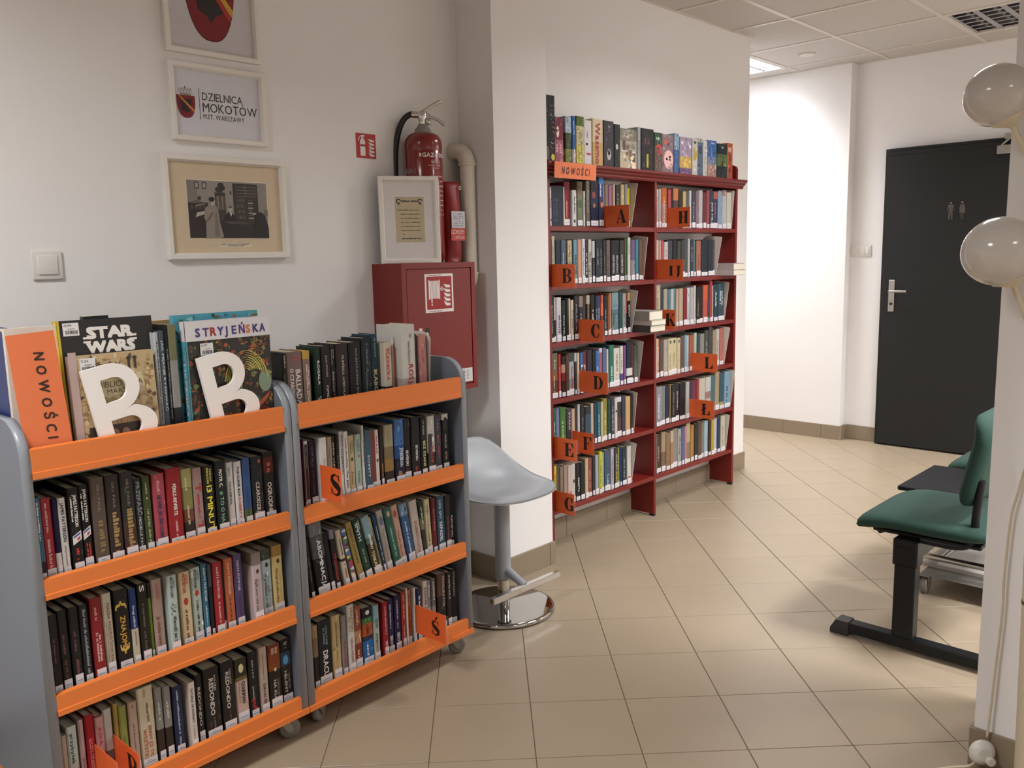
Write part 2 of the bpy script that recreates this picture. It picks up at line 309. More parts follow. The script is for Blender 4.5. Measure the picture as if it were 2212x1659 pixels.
BOOKS={
 'L2':[
  [0.0293,0.0418,0.1996,0.0,0.03,[[0.75,"3f7186"],[1,"2a2a2e"]],[["~","e6e2da",0.05,0.5,0.2,0.6]]],
  [0.0422,0.0655,0.1948,0.0,0.03,"a5323a",[["~Intuition","d9a6a2",0.06,0.42,0.35,0.6],["~Adam","d9a6a2",0.5,0.93,0.3,0.7]]],
  [0.0659,0.0782,0.1892,0.0,0.03,[[0.68,"211538"],[1,"ddd9d6"]],[]],
  [0.0789,0.0957,0.1881,0.0,0.03,"ddd9d4",[["JAMES PATTERSON","222222",0.06,0.55,0.25,0.7],["~","8c7a72",0.6,0.95,0.3,0.6]]],
  [0.1,0.1252,0.2068,0.0,0.03,"1f1d1e",[["JAMES PATTERSON","e6e2da",0.08,0.45,0.45,0.75],["~","e6e2da",0.1,0.42,0.15,0.35],["^NYPD","",".5",".66",0.1,0.9],["~","b83a34",0.7,0.93,0.3,0.65]]],
  [0.1264,0.149,0.2076,0.0,0.03,"1f1d1e",[["JAMES PATTERSON","e6e2da",0.05,0.43,0.45,0.75],["~","e6e2da",0.1,0.42,0.15,0.35],["^NYPD","",".48",".64",0.1,0.9],["~~","b83a34",0.68,0.9,0.3,0.8]]],
  [0.1536,0.1862,0.2182,0.0,0.03,"63564c",[["GILL PAUL","8f8274",0.08,0.38,0.42,0.6],["~Sekret","8d7448",0.45,0.85,0.3,0.75]]],
  [0.188,0.2201,0.2176,0.0,0.03,"3b3130",[["GILL PAUL","857b70",0.08,0.38,0.42,0.6],["~Utracona","a08450",0.42,0.92,0.25,0.8]]],
  [0.2222,0.2538,0.2189,0.0,0.03,[[0.55,"363230"],[1,"4a3732"]],[["GILL PAUL","857b70",0.08,0.38,0.42,0.6],["~Zaginiona","a08450",0.42,0.92,0.25,0.8]]],
  [0.2544,0.2753,0.1966,0.0,0.03,"2f3336",[["PRZEPAŚĆ","8d9295",0.05,0.48,0.3,0.75],["MICHELLE PAVER","b9bbb8",0.5,0.95,0.35,0.65]]],
  [0.2764,0.2962,0.1972,0.0,0.03,"475130",[["~","a3a887",0.08,0.3,0.3,0.6],["~","a3a887",0.42,0.95,0.3,0.65]]],
  [0.3008,0.3322,0.1973,0.0,0.03,[[0.87,"b4525c"],[1,"d7cdd0"]],[["~","d3929a",0.06,0.26,0.3,0.6],["NIE WIEM, JAK ONA TO ROBI","332a5e",0.28,0.84,0.3,0.62]]],
  [0.3355,0.3735,0.2042,0.0,0.03,"9d2a2f",[["PÉREZ-REVERTE","ece4dc",0.2,0.6,0.38,0.62],["~","d7a9a4",0.66,0.92,0.4,0.6]]],
  [0.377,0.4072,0.1939,0.0,0.03,[[0.25,"b0ab70"],[0.55,"8f8b58"],[0.72,"7a4a3e"],[1,"3a302c"]],[["~","d8d2b0",0.12,0.3,0.3,0.5],["~","c8c29a",0.5,0.8,0.35,0.6]]],
  [0.4083,0.4338,0.1911,0.0,0.03,"a98d8a",[["T","b02830",0.22,0.34,0.2,0.8],["~","b02830",0.36,0.7,0.3,0.6],["T","b02830",0.74,0.86,0.2,0.8]]],
  [0.4354,0.4653,0.1911,0.0,0.03,"232120",[["SARAH","d9cf5c",0.05,0.22,0.58,0.78],["PINBOROUGH","d9cf5c",0.03,0.25,0.3,0.5],["13 MINUT","e0d43c",0.28,0.92,0.25,0.75]]],
  [0.4691,0.5013,0.1984,0.0,0.03,"242826",[["PIOTR C.","e6e2da",0.12,0.36,0.3,0.58],["# TO O NAS","7fae96",0.42,0.88,0.28,0.6]]],
  [0.5033,0.5245,0.1867,0.0,0.03,"d5d2cf",[["piotr C","33302e",0.08,0.2,0.3,0.55],["POKOLENIE IKEA","33302e",0.28,0.62,0.3,0.55]]],
  [0.5263,0.5487,0.1848,0.0,0.03,"dcdad8",[["POKOLENIE IKEA","222222",0.08,0.52,0.3,0.62],["KOBIETY","b83a3e",0.54,0.85,0.3,0.62]]],
  [0.5503,0.5734,0.1907,0.0,0.03,[[0.75,"3d5a8a"],[1,"5e6a34"]],[["~","2a3c62",0.1,0.25,0.3,0.6],["~","2c4068",0.4,0.85,0.3,0.55]]],
  [0.5753,0.6099,0.1886,0.0,0.03,[[0.85,"25272c"],[1,"6a3a34"]],[["^dot","b84a3c",0.05,0.1,0.6,0.8],["CZARODZIEJKA","c9b8ac",0.38,0.93,0.3,0.62]]],
  [0.6151,0.6497,0.1941,0.0,0.03,[[0.08,"2a2624"],[0.3,"5f2c26"],[1,"2b2423"]],[["~","b85a42",0.16,0.34,0.3,0.7],["OGRODNIK","cfc6bd",0.45,0.93,0.3,0.68]]],
 ],
 'L3':[
  [0.0301,0.0504,0.1961,0.0,0.03,"262322",[["~","6a3a34",0.3,0.6,0.3,0.6]]],
  [0.0525,0.0744,0.1981,0.0,0.03,"262322",[["~","6a3c38",0.3,0.55,0.3,0.6],["~","5a3430",0.62,0.85,0.3,0.7]]],
  [0.077,0.0993,0.1984,0.0,0.03,"262423",[["~","6c4a42",0.3,0.55,0.3,0.6],["~","6c4a42",0.65,0.85,0.3,0.7]]],
  [0.1009,0.1204,0.1974,0.0,0.03,"2a2c2e",[["~","8c9090",0.06,0.9,0.3,0.7]]],
  [0.125,0.1511,0.2053,0.0,0.03,"8f2a2d",[["~","c8908a",0.1,0.3,0.3,0.6],["~~","d9b0a8",0.42,0.78,0.25,0.75]]],
  [0.1546,0.1776,0.2063,0.0,0.03,"cbc0aa",[["MAGIA PODRÓŻOWANIA","7a6248",0.12,0.9,0.45,0.75],["~","8c785c",0.35,0.9,0.2,0.38]]],
  [0.1831,0.2174,0.2061,0.0,0.03,"25221f",[["{","c9a84c",0.14,0.24,0.2,0.8],["ZNAJOMI","c9983c",0.33,0.72,0.32,0.68],["}","c9a84c",0.68,0.8,0.3,0.8]]],
  [0.2189,0.2368,0.2001,0.0,0.03,[[0.52,"2d4076"],[1,"c9bfa8"]],[["Drugi oddech","d5d3d8",0.22,0.5,0.3,0.6],["~","7c7264",0.55,0.75,0.35,0.6]]],
  [0.2396,0.2634,0.2064,0.0,0.03,"28251f",[["S","d8d4c8",0.02,0.1,0.2,0.7],["~","5c554c",0.25,0.55,0.3,0.6],["~","5c554c",0.6,0.9,0.3,0.6]]],
  [0.265,0.2742,0.2003,0.0,0.03,[[0.2,"23251c"],[1,"6f8c30"]],[]],
  [0.2763,0.3036,0.2049,0.0,0.03,"b69a8f",[["~","b06a62",0.06,0.3,0.4,0.7],["Ja chyba zwariuję","6a4c44",0.48,0.94,0.3,0.62]]],
  [0.3101,0.3357,0.2081,0.0,0.019,"bccac3",[["AGATA","4a6a62",0.04,0.16,0.6,0.8],["PRZYBYŁEK","2c3634",0.02,0.28,0.3,0.55],["^swirl","3a4442",0.34,0.5,0.2,0.8],["Wierność jest trudna","2c3634",0.52,0.95,0.35,0.7]]],
  [0.3465,0.3766,0.2025,0.0,0.03,"d9c29c",[["AGATA","b04840",0.04,0.16,0.6,0.8],["PRZYBYŁEK","a83430",0.02,0.28,0.3,0.55],["^dot","a82c30",0.34,0.44,0.3,0.7],["~","5a3c30",0.5,0.95,0.35,0.65]]],
  [0.382,0.4091,0.203,0.0,0.03,"b9c8be",[["AGATA","4a6a62",0.04,0.16,0.6,0.8],["PRZYBYŁEK","2c4a44",0.02,0.28,0.3,0.55],["^dot","b03038",0.3,0.38,0.3,0.7],["~","2c3634",0.44,0.9,0.35,0.65]]],
  [0.4108,0.4268,0.2065,0.0,0.03,"3f728f",[["AGATA PRZYBYŁEK","d8dcdc",0.05,0.5,0.3,0.65],["~","b8c8cc",0.55,0.85,0.3,0.6]]],
  [0.4276,0.4384,0.2015,0.0,0.03,[[0.3,"4a5458"],[1,"23282a"]],[]],
  [0.4411,0.4669,0.2021,0.0,0.03,"a8313a",[["AGATA PRZYBYŁEK","dcc4bc",0.06,0.5,0.35,0.6],["~","dcb0a8",0.55,0.9,0.35,0.6]]],
  [0.4676,0.4731,0.1935,0.0,0.03,"2e2624",[]],
  [0.4755,0.5019,0.2016,0.0,0.03,"c26c4a",[["AGATA PRZYBYŁEK","dcc0a8",0.06,0.5,0.35,0.6],["~","6a2c20",0.54,0.92,0.35,0.6]]],
  [0.5037,0.5282,0.2063,0.0,0.03,"5c4c74",[["AGATA PRZYBYŁEK","cfc8d4",0.08,0.5,0.35,0.6],["~","3c3050",0.58,0.85,0.35,0.6]]],
  [0.5497,0.5792,0.2002,0.0,0.019,[[0.18,"8c8078"],[1,"d0bcbc"]],[["Bądź przy mnie zawsze","5a4a4c",0.38,0.93,0.25,0.5],["AGATA PRZYBYŁEK","a88c8c",0.38,0.93,0.6,0.75],["^dot","2c2826",0.24,0.3,0.4,0.7]]],
  [0.5886,0.6197,0.1948,0.0,0.03,[[0.16,"4c544c"],[1,"b9cad0"]],[["W promieniach szczęścia","4c585c",0.36,0.93,0.25,0.5],["AGATA PRZYBYŁEK","8ca0a8",0.38,0.93,0.6,0.75],["^dot","2c2826",0.2,0.27,0.4,0.7]]],
  [0.6232,0.6559,0.1971,0.0,0.03,[[0.16,"b08c50"],[1,"e2cc8e"]],[["Dlatego od ciebie odeszłam","7a6038",0.34,0.93,0.25,0.5],["AGATA PRZYBYŁEK","b09858",0.38,0.93,0.6,0.75],["^dot","5c2a1c",0.2,0.27,0.4,0.7]]],
 ],
 'L4':[
  [0.0311,0.0436,0.1769,0.0,0.03,"b8a48e",[]],
  [0.0466,0.0698,0.1895,0.0,0.03,"c3cec4",[["przybyłek","2c4a44",0.1,0.5,0.3,0.62],["^swirl","3a4442",0.55,0.7,0.2,0.8]]],
  [0.0732,0.0857,0.1973,0.0,0.03,"bc9f9c",[["~","8c5c5c",0.5,0.85,0.3,0.6]]],
  [0.088,0.109,0.2016,0.0,0.03,"a22129",[["~~","d48c88",0.3,0.9,0.25,0.7]]],
  [0.1103,0.1297,0.1917,0.0,0.03,[[0.02,"7a5050"],[1,"c89494"]],[["ADA","a84048",0.15,0.4,0.3,0.7]]],
  [0.1317,0.1527,0.197,0.0,0.03,[[0.55,"bfbab2"],[1,"6a5a5c"]],[]],
  [0.1562,0.1675,0.203,0.0,0.03,"a88c4c",[]],
  [0.1679,0.1872,0.1904,0.0,0.03,"90964c",[["~","5c6430",0.4,0.8,0.3,0.6]]],
  [0.1905,0.2122,0.1918,0.0,0.03,"b7a08f",[["^dot","8c5c4c",0.04,0.08,0.4,0.6],["~","7c5c50",0.3,0.8,0.35,0.6]]],
  [0.2165,0.2574,0.2149,0.0,0.03,"d1c7aa",[["~Kristina","6a5c48",0.18,0.45,0.5,0.68],["DAM CI TO","b0583c",0.5,0.9,0.55,0.75],["WSZYSTKO","b0583c",0.52,0.93,0.2,0.42]]],
  [0.2603,0.2794,0.2004,0.0,0.03,[[0.57,"908f88"],[1,"3c342c"]],[["~","c8c8c2",0.2,0.45,0.3,0.65]]],
  [0.2812,0.301,0.1955,0.0,0.03,[[0.57,"908f88"],[1,"3c342c"]],[["~","c8c8c2",0.2,0.45,0.3,0.65]]],
  [0.3047,0.3301,0.1857,0.0,0.03,"2d3550",[["~","aeb4c4",0.06,0.92,0.35,0.6]]],
  [0.342,0.3611,0.1856,0.0,0.019,"dacec6",[["TATIANA DE ROSNAY","4a4644",0.08,0.6,0.3,0.6],["~","8c807a",0.64,0.9,0.35,0.55]]],
  [0.3702,0.3889,0.1905,0.0,0.03,"2b2725",[["REDONDO","c9c0b4",0.18,0.75,0.2,0.6]]],
  [0.3926,0.4377,0.1975,0.0,0.03,"2c2826",[["DOLORES","b8ae9e",0.12,0.34,0.62,0.74],["REDONDO","cfc6ba",0.15,0.68,0.3,0.58],["~","6a6058",0.72,0.9,0.45,0.6]]],
  [0.4418,0.4801,0.1983,0.0,0.03,"2c2826",[["DOLORES","b8ae9e",0.12,0.34,0.62,0.74],["REDONDO","cfc6ba",0.15,0.68,0.3,0.58],["~","6a4a44",0.72,0.9,0.45,0.6]]],
  [0.4856,0.5234,0.1873,0.0,0.03,[[0.28,"3c3a26"],[0.34,"7a6a44"],[1,"cfb5aa"]],[["^dot","d8d0a0",0.08,0.22,0.3,0.7],["CHAINMAN","3a2824",0.36,0.7,0.45,0.75],["~","a06a60",0.36,0.68,0.2,0.35]]],
  [0.5268,0.5529,0.1943,0.0,0.03,"282626",[["~","a8a49c",0.12,0.4,0.35,0.6],["pamiętnik","b8b0a8",0.52,0.72,0.3,0.5],["puff","c03034",0.72,0.92,0.25,0.75]]],
  [0.5597,0.5854,0.1965,0.0,0.03,"bda99c",[["~","8c7868",0.12,0.5,0.35,0.55],["Sekret Elizy","4c423c",0.55,0.93,0.3,0.65]]],
  [0.5885,0.6267,0.192,0.0,0.03,[[0.1,"7a3a2a"],[0.4,"8a4a28"],[1,"2d2723"]],[["~~","c8a090",0.05,0.15,0.2,0.8],["^dot","d8c8a0",0.36,0.42,0.4,0.6],["DZIEWCZYNA","8c7c70",0.55,0.9,0.6,0.75],["NA KLIFIE","c9bfb2",0.55,0.93,0.3,0.52]]],
  [0.6305,0.6659,0.1914,0.0,0.03,[[0.2,"262422"],[0.42,"3a5068"],[0.6,"3a3028"],[1,"2e2222"]],[["~","a09888",0.04,0.14,0.3,0.7],["^dot","5a9ac8",0.25,0.4,0.2,0.7],["PAMIĘTNIK","8a8480",0.56,0.8,0.6,0.75],["HELENY","c4bcb0",0.5,0.85,0.25,0.5]]],
 ],
 'R1':[
  [0.0087,0.04,0.1919,0.0,0.073,"232622",[["NORA","c9c4b0",0.02,0.2,0.4,0.75],["~","a08c6a",0.3,0.7,0.3,0.5]]],
  [0.0429,0.0978,0.1962,0.0,0.073,"806d69",[["~","a04c48",0.05,0.15,0.4,0.8],["BALLADA","ded6d0",0.27,0.8,0.55,0.85],["O CZAROWNICY","ded6d0",0.25,0.85,0.2,0.42]]],
  [0.0997,0.1238,0.1942,0.0,0.073,[[0.12,"c8a050"],[1,"8f7768"]],[["~~","e0d4c8",0.2,0.9,0.3,0.75]]],
  [0.1382,0.1603,0.202,0.0,0.073,"1f3128",[["ROGALA","e4e2da",0.2,0.55,0.35,0.7],["ZASTRZYK","d4d2ca",0.72,0.98,0.55,0.75],["ŚMIERCI","d4d2ca",0.74,0.95,0.2,0.42]]],
  [0.1623,0.1935,0.2034,0.0,0.073,"2b2727",[["JULIA PICHAN","a09a94",0.14,0.45,0.4,0.6],["OFICERA","c4beb6",0.58,0.95,0.35,0.62]]],
  [0.1947,0.2157,0.2052,0.0,0.073,"29272a",[["David","9aa09a",0.08,0.2,0.55,0.75],["Rosenfelt","9aa09a",0.08,0.3,0.25,0.45],["Świąteczny","b8b4ac",0.4,0.7,0.35,0.6],["TRUP","b83434",0.72,0.93,0.35,0.65]]],
  [0.2176,0.2627,0.205,0.0,0.073,"342c29",[["FILIPIŃSKA AMERYKAŃSKA","a8a098",0.18,0.95,0.42,0.6]]],
  [0.2648,0.3098,0.2052,0.0,0.073,"272426",[["NAZNACZENI","8c8688",0.1,0.65,0.5,0.65],["ŚMIERCIĄ","8c8688",0.68,0.95,0.5,0.65]]],
  [0.3121,0.349,0.2146,0.0,0.073,"26292e",[["~","5c6870",0.08,0.5,0.4,0.65],["~","5c6870",0.5,0.9,0.3,0.5]]],
  [0.3516,0.381,0.2216,0.0,0.073,"24414e",[["J.K. ROWLING","a8b4b0",0.05,0.32,0.5,0.65],["IKABOG","d0be7c",0.5,0.9,0.3,0.75]]],
  [0.3913,0.4219,0.1929,0.0,0.061,[[0.72,"d2c6b4"],[0.76,"2a2626"],[1,"cfc6b8"]],[["OLGA","b84038",0.08,0.2,0.6,0.8],["RUDNICKA","b84038",0.1,0.62,0.2,0.6],["^dot","222222",0.72,0.8,0.35,0.7]]],
  [0.4357,0.4482,0.2068,0.0,0.073,[[1,"dad2ce"]],[["^bar","c0503c",0.1,0.98,0.3,0.75]]],
  [0.4486,0.5069,0.2455,0.0,0.043,[[0.7,"d3d0c7"],[1,"b4a69e"]],[["^dot","8c8c86",0.12,0.18,0.55,0.75],["Edward Rutherfurd","6c6a64",0.22,0.5,0.45,0.6],["ROSJA","9c2c38",0.52,0.85,0.45,0.78],["^spires","8c3030",0.85,1,0.2,0.95]]],
  [0.534,0.5464,0.2085,0.0,0.073,"262a28",[]],
  [0.5495,0.5867,0.2032,0.0,0.073,[[1,"cb8e8b"]],[["~","a05450",0.25,0.45,0.35,0.65],["~","b87470",0.6,0.9,0.4,0.6]]],
 ],
 'R2':[
  [0.0472,0.0525,0.2083,0.0,0.03,"5a2430",[]],
  [0.0534,0.0708,0.2018,0.0,0.03,"d8d4d0",[["^bar","262424",0.05,0.95,0.22,0.78],["~","d8d4d0",0.1,0.4,0.4,0.6]]],
  [0.0718,0.0972,0.2003,0.0,0.03,"2f2533",[["~","5c4c64",0.1,0.4,0.3,0.6],["~","5c4c64",0.45,0.8,0.3,0.55]]],
  [0.0976,0.1235,0.2054,0.0,0.019,"dbd8d5",[["~","6a6866",0.3,0.7,0.5,0.68]]],
  [0.1321,0.1509,0.2005,0.0,0.03,"b09d8b",[["~","7c6a5c",0.15,0.5,0.3,0.6]]],
  [0.152,0.1665,0.2008,0.0,0.03,"3c322e",[["ANNA","c8beb0",0.1,0.3,0.3,0.65],["ŁAJKOWICZ","c8beb0",0.34,0.7,0.3,0.65]]],
  [0.1675,0.1782,0.1999,0.0,0.03,"262424",[["~","8c8680",0.3,0.8,0.3,0.6]]],
  [0.1798,0.1919,0.209,0.0,0.03,"dedcd8",[["BRANDON","3a3836",0.05,0.22,0.35,0.7],["SANDERSON","3a3836",0.25,0.62,0.25,0.75]]],
  [0.1928,0.2104,0.2068,0.0,0.03,"e0deda",[["~","3a3836",0.1,0.4,0.3,0.6],["Anna i Pan Jaskółka","3a3836",0.4,0.95,0.3,0.7]]],
  [0.2137,0.2371,0.19,0.0,0.03,"ccb893",[["NORETA","6a5a44",0.08,0.28,0.55,0.75],["VERENA","6a5a44",0.1,0.3,0.25,0.45],["^bar","4a4030",0.36,0.42,0.35,0.7],["Ponka","6a5a44",0.6,0.8,0.35,0.6]]],
  [0.2382,0.2606,0.1895,0.0,0.03,"acc2b2",[["DANIELLE","5c7466",0.08,0.28,0.55,0.75],["LORING","5c7466",0.1,0.28,0.25,0.45],["^bar","a84038",0.34,0.38,0.4,0.65],["Ofelia","5c7466",0.6,0.8,0.3,0.6]]],
  [0.2632,0.2717,0.2139,0.0,0.03,"dcdad4",[["~","5c5a56",0.2,0.6,0.3,0.7]]],
  [0.2726,0.2992,0.197,0.0,0.03,"496270",[["SCHMITT","c4ccd0",0.4,0.75,0.3,0.62]]],
  [0.3001,0.3329,0.1904,0.0,0.03,[[1,"dfdcd8"]],[["^bar","7a2c28",0,1,0,0.5],["~","a03c34",0.1,0.4,0.6,0.8],["^dot","8a2c28",0.48,0.54,0.6,0.85]]],
  [0.3347,0.3484,0.1982,0.0,0.03,"342a2c",[["~","b88848",0.6,0.95,0.3,0.7]]],
  [0.3516,0.3885,0.1993,0.0,0.03,[[0.35,"a8a085"],[0.55,"857458"],[0.75,"9a7a48"],[1,"3a322a"]],[["~~","8c8468",0.1,0.3,0.3,0.7]]],
  [0.3925,0.4317,0.2104,0.0,0.03,[[0.4,"4a74ae"],[0.6,"2f4f86"],[1,"23253e"]],[["BYŁA","c8d4e0",0.45,0.55,0.4,0.9],["SOBIE","c8d4e0",0.55,0.64,0.4,0.9],["RZEKA","c8d4e0",0.65,0.74,0.3,0.95],["~","b08c4c",0.8,0.92,0.2,0.8]]],
  [0.4339,0.4636,0.2058,0.0,0.03,"282628",[["SEVERSKI","dcdad6",0.5,0.75,0.25,0.6],["~","a03028",0.8,0.93,0.3,0.6]]],
  [0.467,0.5042,0.2066,0.0,0.03,"2a282a",[["SEVERSKI","dcdad6",0.45,0.7,0.4,0.65],["~","a03028",0.8,0.93,0.3,0.6]]],
  [0.5065,0.5313,0.2024,0.0,0.03,"282828",[["V.V. SEVERSKI","a8a49c",0.06,0.3,0.3,0.55],["BEZ SZANS","d0cc80",0.4,0.82,0.3,0.7]]],
  [0.5336,0.5672,0.2002,0.0,0.03,[[0.62,"c9c3bd"],[1,"2b2627"]],[["^bar","332c2e",0.3,1,0,0.55],["ŻE SŁÓW","a84038",0.5,0.8,0.35,0.7]]],
  [0.5701,0.6021,0.1986,0.0,0.03,"4a4450",[["BEZ WINY","a8504c",0.35,0.75,0.35,0.65],["~","8c8690",0.08,0.28,0.35,0.6]]],
  [0.605,0.6342,0.1953,0.0,0.03,[[0.1,"dcd8d0"],[1,"232222"]],[["^dot","1a1a1a",0.05,0.3,0.1,0.85],["~","a8a49c",0.35,0.6,0.35,0.6],["SISTERS","a89c7c",0.66,0.8,0.35,0.6]]],
 ],
 'R3':[
  [0.0502,0.0646,0.1882,0.088,0.03,"2b2929",[["~","6a6258",0.3,0.7,0.3,0.6]]],
  [0.0779,0.1238,0.2354,0.106,0.03,[[0.2,"7a7a7e"],[0.5,"5a5a5e"],[1,"252427"]],[["ABOMINACJA","e4e4e4",0.27,0.93,0.45,0.75]]],
  [0.125,0.1418,0.1906,0.123,0.03,"242224",[]],
  [0.1423,0.1588,0.1945,0.098,0.03,[[0.15,"8c88a0"],[1,"2a2424"]],[["~~","b04038",0.4,0.85,0.25,0.8]]],
  [0.1768,0.1943,0.1884,0.166,0.03,[[0.5,"cdbfa8"],[0.55,"4a3028"],[1,"ccc0b0"]],[["~","4a3c34",0.15,0.45,0.3,0.7],["~","8c4c3c",0.6,0.9,0.3,0.7]]],
  [0.2053,0.223,0.1942,0.207,0.03,"8a7a5a",[["^tri","",0.02,0.98,0.05,0.95]]],
  [0.2316,0.2552,0.2019,0.231,0.03,"a48f55",[["DOROTA ZAWADZKA","5c4a24",0.1,0.7,0.3,0.6]]],
  [0.258,0.2854,0.2064,0.231,0.03,"27453b",[["WILBUR","b8c0b4",0.04,0.18,0.6,0.8],["SMITH","dfe0d8",0.06,0.36,0.2,0.58],["~","8c9c7c",0.5,0.8,0.3,0.6]]],
  [0.2903,0.3203,0.2065,0.232,0.03,[[0.35,"8fb0bc"],[0.45,"6a7c70"],[1,"4a4430"]],[["~","dfe6e6",0.3,0.5,0.3,0.7],["W TOSKANII","ddd4b0",0.48,0.9,0.25,0.6]]],
  [0.3206,0.3303,0.1985,0.23,0.03,"c8b264",[["~","6a5a30",0.2,0.8,0.3,0.7]]],
  [0.3306,0.343,0.2023,0.204,0.03,"2f4d74",[["~","b8c0c8",0.2,0.8,0.3,0.7]]],
  [0.3436,0.3677,0.2104,0.185,0.03,"b3afa9",[["^dot","5c6c7c",0.1,0.25,0.2,0.8],["~","8c6c64",0.35,0.9,0.3,0.6]]],
  [0.3738,0.4041,0.2112,0.199,0.03,"3d665a",[["^dot","b8a878",0.05,0.15,0.3,0.7],["~","8cb0a0",0.3,0.85,0.3,0.6]]],
  [0.4045,0.4316,0.2103,0.18,0.03,"cca892",[["^dot","a84038",0.08,0.2,0.2,0.7],["~","a06050",0.35,0.9,0.3,0.6]]],
  [0.4364,0.4686,0.2071,0.175,0.03,[[0.2,"7c9ab4"],[1,"41608c"]],[["^dot","2c4464",0.06,0.14,0.5,0.8],["~","b8c8d8",0.3,0.9,0.3,0.6]]],
  [0.469,0.5026,0.208,0.135,0.03,"c2bab0",[["~~","a06058",0.35,0.9,0.3,0.7]]],
  [0.503,0.5199,0.1982,0.111,0.03,[[0.3,"34423a"],[0.5,"7c7c5c"],[1,"3c3c34"]],[["~","d8d4c0",0.1,0.4,0.3,0.7]]],
  [0.5203,0.5464,0.196,0.052,0.03,"d0c5a3",[["~","6a6048",0.1,0.3,0.4,0.65],["~","6a5c40",0.35,0.92,0.35,0.6]]],
  [0.5468,0.567,0.1946,0.027,0.03,"6a2c2c",[["~","b87468",0.2,0.6,0.3,0.6]]],
  [0.5686,0.6028,0.1956,0.02,0.03,"3b566c",[["LIZE SPIT","b0bcc4",0.08,0.42,0.25,0.55],["SZPADEL","e2e4e4",0.46,0.82,0.25,0.6]]],
  [0.6032,0.6287,0.1909,0.007,0.03,"302e30",[["~","8c4c44",0.4,0.85,0.3,0.6]]],
  [0.6291,0.6457,0.1868,-0.014,0.03,"232324",[["ksindroki","d8d8d4",0.4,0.8,0.2,0.7]]],
 ],
 'R4':[
  [0.0431,0.0624,0.1983,0.0,0.03,[[0.2,"b0946c"],[0.5,"8c7458"],[1,"2e2826"]],[["~","7a3c2c",0.08,0.4,0.3,0.6]]],
  [0.0653,0.1119,0.2022,0.0,0.03,"26292c",[["DACRE STOKER","8ca0a8",0.1,0.4,0.6,0.72],["J.D. BARKER","8ca0a8",0.12,0.38,0.4,0.52],["DRACUL","e0dcd4",0.48,0.95,0.35,0.72]]],
  [0.1163,0.1477,0.2025,0.0,0.03,"c3ac7c",[["TOMASZ STAWISZYŃSKI","6a5430",0.1,0.5,0.4,0.58],["~","8c7040",0.55,0.9,0.4,0.58]]],
  [0.15,0.169,0.1928,0.0,0.03,"908884",[["~","5c5452",0.3,0.45,0.3,0.6],["PORÓŻNIENIE","a03c40",0.42,0.9,0.3,0.7]]],
  [0.1723,0.1984,0.2206,0.0,0.03,"d8d3cd",[["KRAJEWSKI","8c8044",0.05,0.4,0.5,0.8],["~","a89048",0.12,0.4,0.15,0.45],["GRECKI WIĘZIEŃ","a06858",0.5,0.85,0.35,0.65]]],
  [0.2002,0.2296,0.2039,0.0,0.03,[[0.4,"9a5844"],[0.6,"c08c6c"],[1,"8a4030"]],[["~","d8b0a0",0.06,0.3,0.3,0.6],["~","d8b0a0",0.7,0.9,0.3,0.6]]],
  [0.2322,0.2723,0.1881,0.0,0.03,[[0.18,"262430"],[0.28,"4c7a48"],[0.5,"b85830"],[0.58,"2c3a54"],[0.95,"2f6aa4"],[1,"b8b4c0"]],[["^dot","e0dcd0",0.05,0.13,0.3,0.7],["~","2a2020",0.3,0.48,0.35,0.6],["~","e0e4e8",0.65,0.9,0.3,0.55]]],
  [0.2747,0.2982,0.1838,0.0,0.03,[[0.3,"8cb0bc"],[1,"b0bcb4"]],[["CZYM","2c3a3a",0.25,0.4,0.3,0.7],["CZYM JEST","2c3434",0.5,0.7,0.3,0.6],["CZŁOWIEK","a84038",0.7,0.9,0.3,0.6]]],
  [0.3123,0.3331,0.1838,0.0,0.03,"9e2c32",[["~","dcbab4",0.08,0.6,0.3,0.55],["SIEROTA","dcbab4",0.72,0.95,0.25,0.7]]],
  [0.336,0.361,0.1836,0.0,0.03,"2c2e50",[["~","c8c8d4",0.1,0.55,0.3,0.55],["SIEROTA","c8c8d4",0.68,0.92,0.25,0.7]]],
  [0.3643,0.3896,0.1886,0.0,0.03,"2f2a4a",[["~","c8c8d4",0.1,0.6,0.3,0.55],["SIEROTA","c8c8d4",0.68,0.92,0.25,0.7]]],
  [0.3927,0.41,0.1907,0.0,0.03,"a23a32",[["~","dcb4a8",0.05,0.5,0.3,0.6],["~","dcb4a8",0.6,0.9,0.3,0.6]]],
  [0.4121,0.4186,0.2,0.0,0.03,"dcd8d0",[]],
  [0.4194,0.437,0.1883,0.0,0.03,"ba6232",[["~","5c2814",0.1,0.5,0.3,0.7],["~","5c2814",0.55,0.9,0.3,0.7]]],
  [0.4466,0.4572,0.189,0.0,0.03,"dcd8d0",[["~","a83c34",0.3,0.9,0.3,0.7]]],
  [0.4597,0.4824,0.1822,0.0,0.03,"2c3050",[["~","c8ccd8",0.15,0.5,0.3,0.7]]],
  [0.4864,0.5073,0.2001,0.0,0.03,"d5c8bc",[["KARDZELA","4a3834",0.12,0.5,0.3,0.7]]],
  [0.5093,0.5271,0.193,0.0,0.03,[[0.5,"8c8a8c"],[1,"b0aca8"]],[["SITWA","e4e0e0",0.08,0.3,0.3,0.65]]],
  [0.5288,0.5482,0.1949,0.0,0.03,[[0.5,"6c6864"],[1,"948c7c"]],[["SZEKSKT","dcd8cc",0.06,0.4,0.3,0.65]]],
  [0.5538,0.5946,0.2033,0.0,0.03,[[0.4,"5a4238"],[1,"2c2624"]],[["PROKURATOR","a89c90",0.06,0.6,0.55,0.8]]],
  [0.5971,0.62,0.1982,0.0,0.03,"2e2728",[["KOMISARZ","aca298",0.06,0.5,0.3,0.65]]],
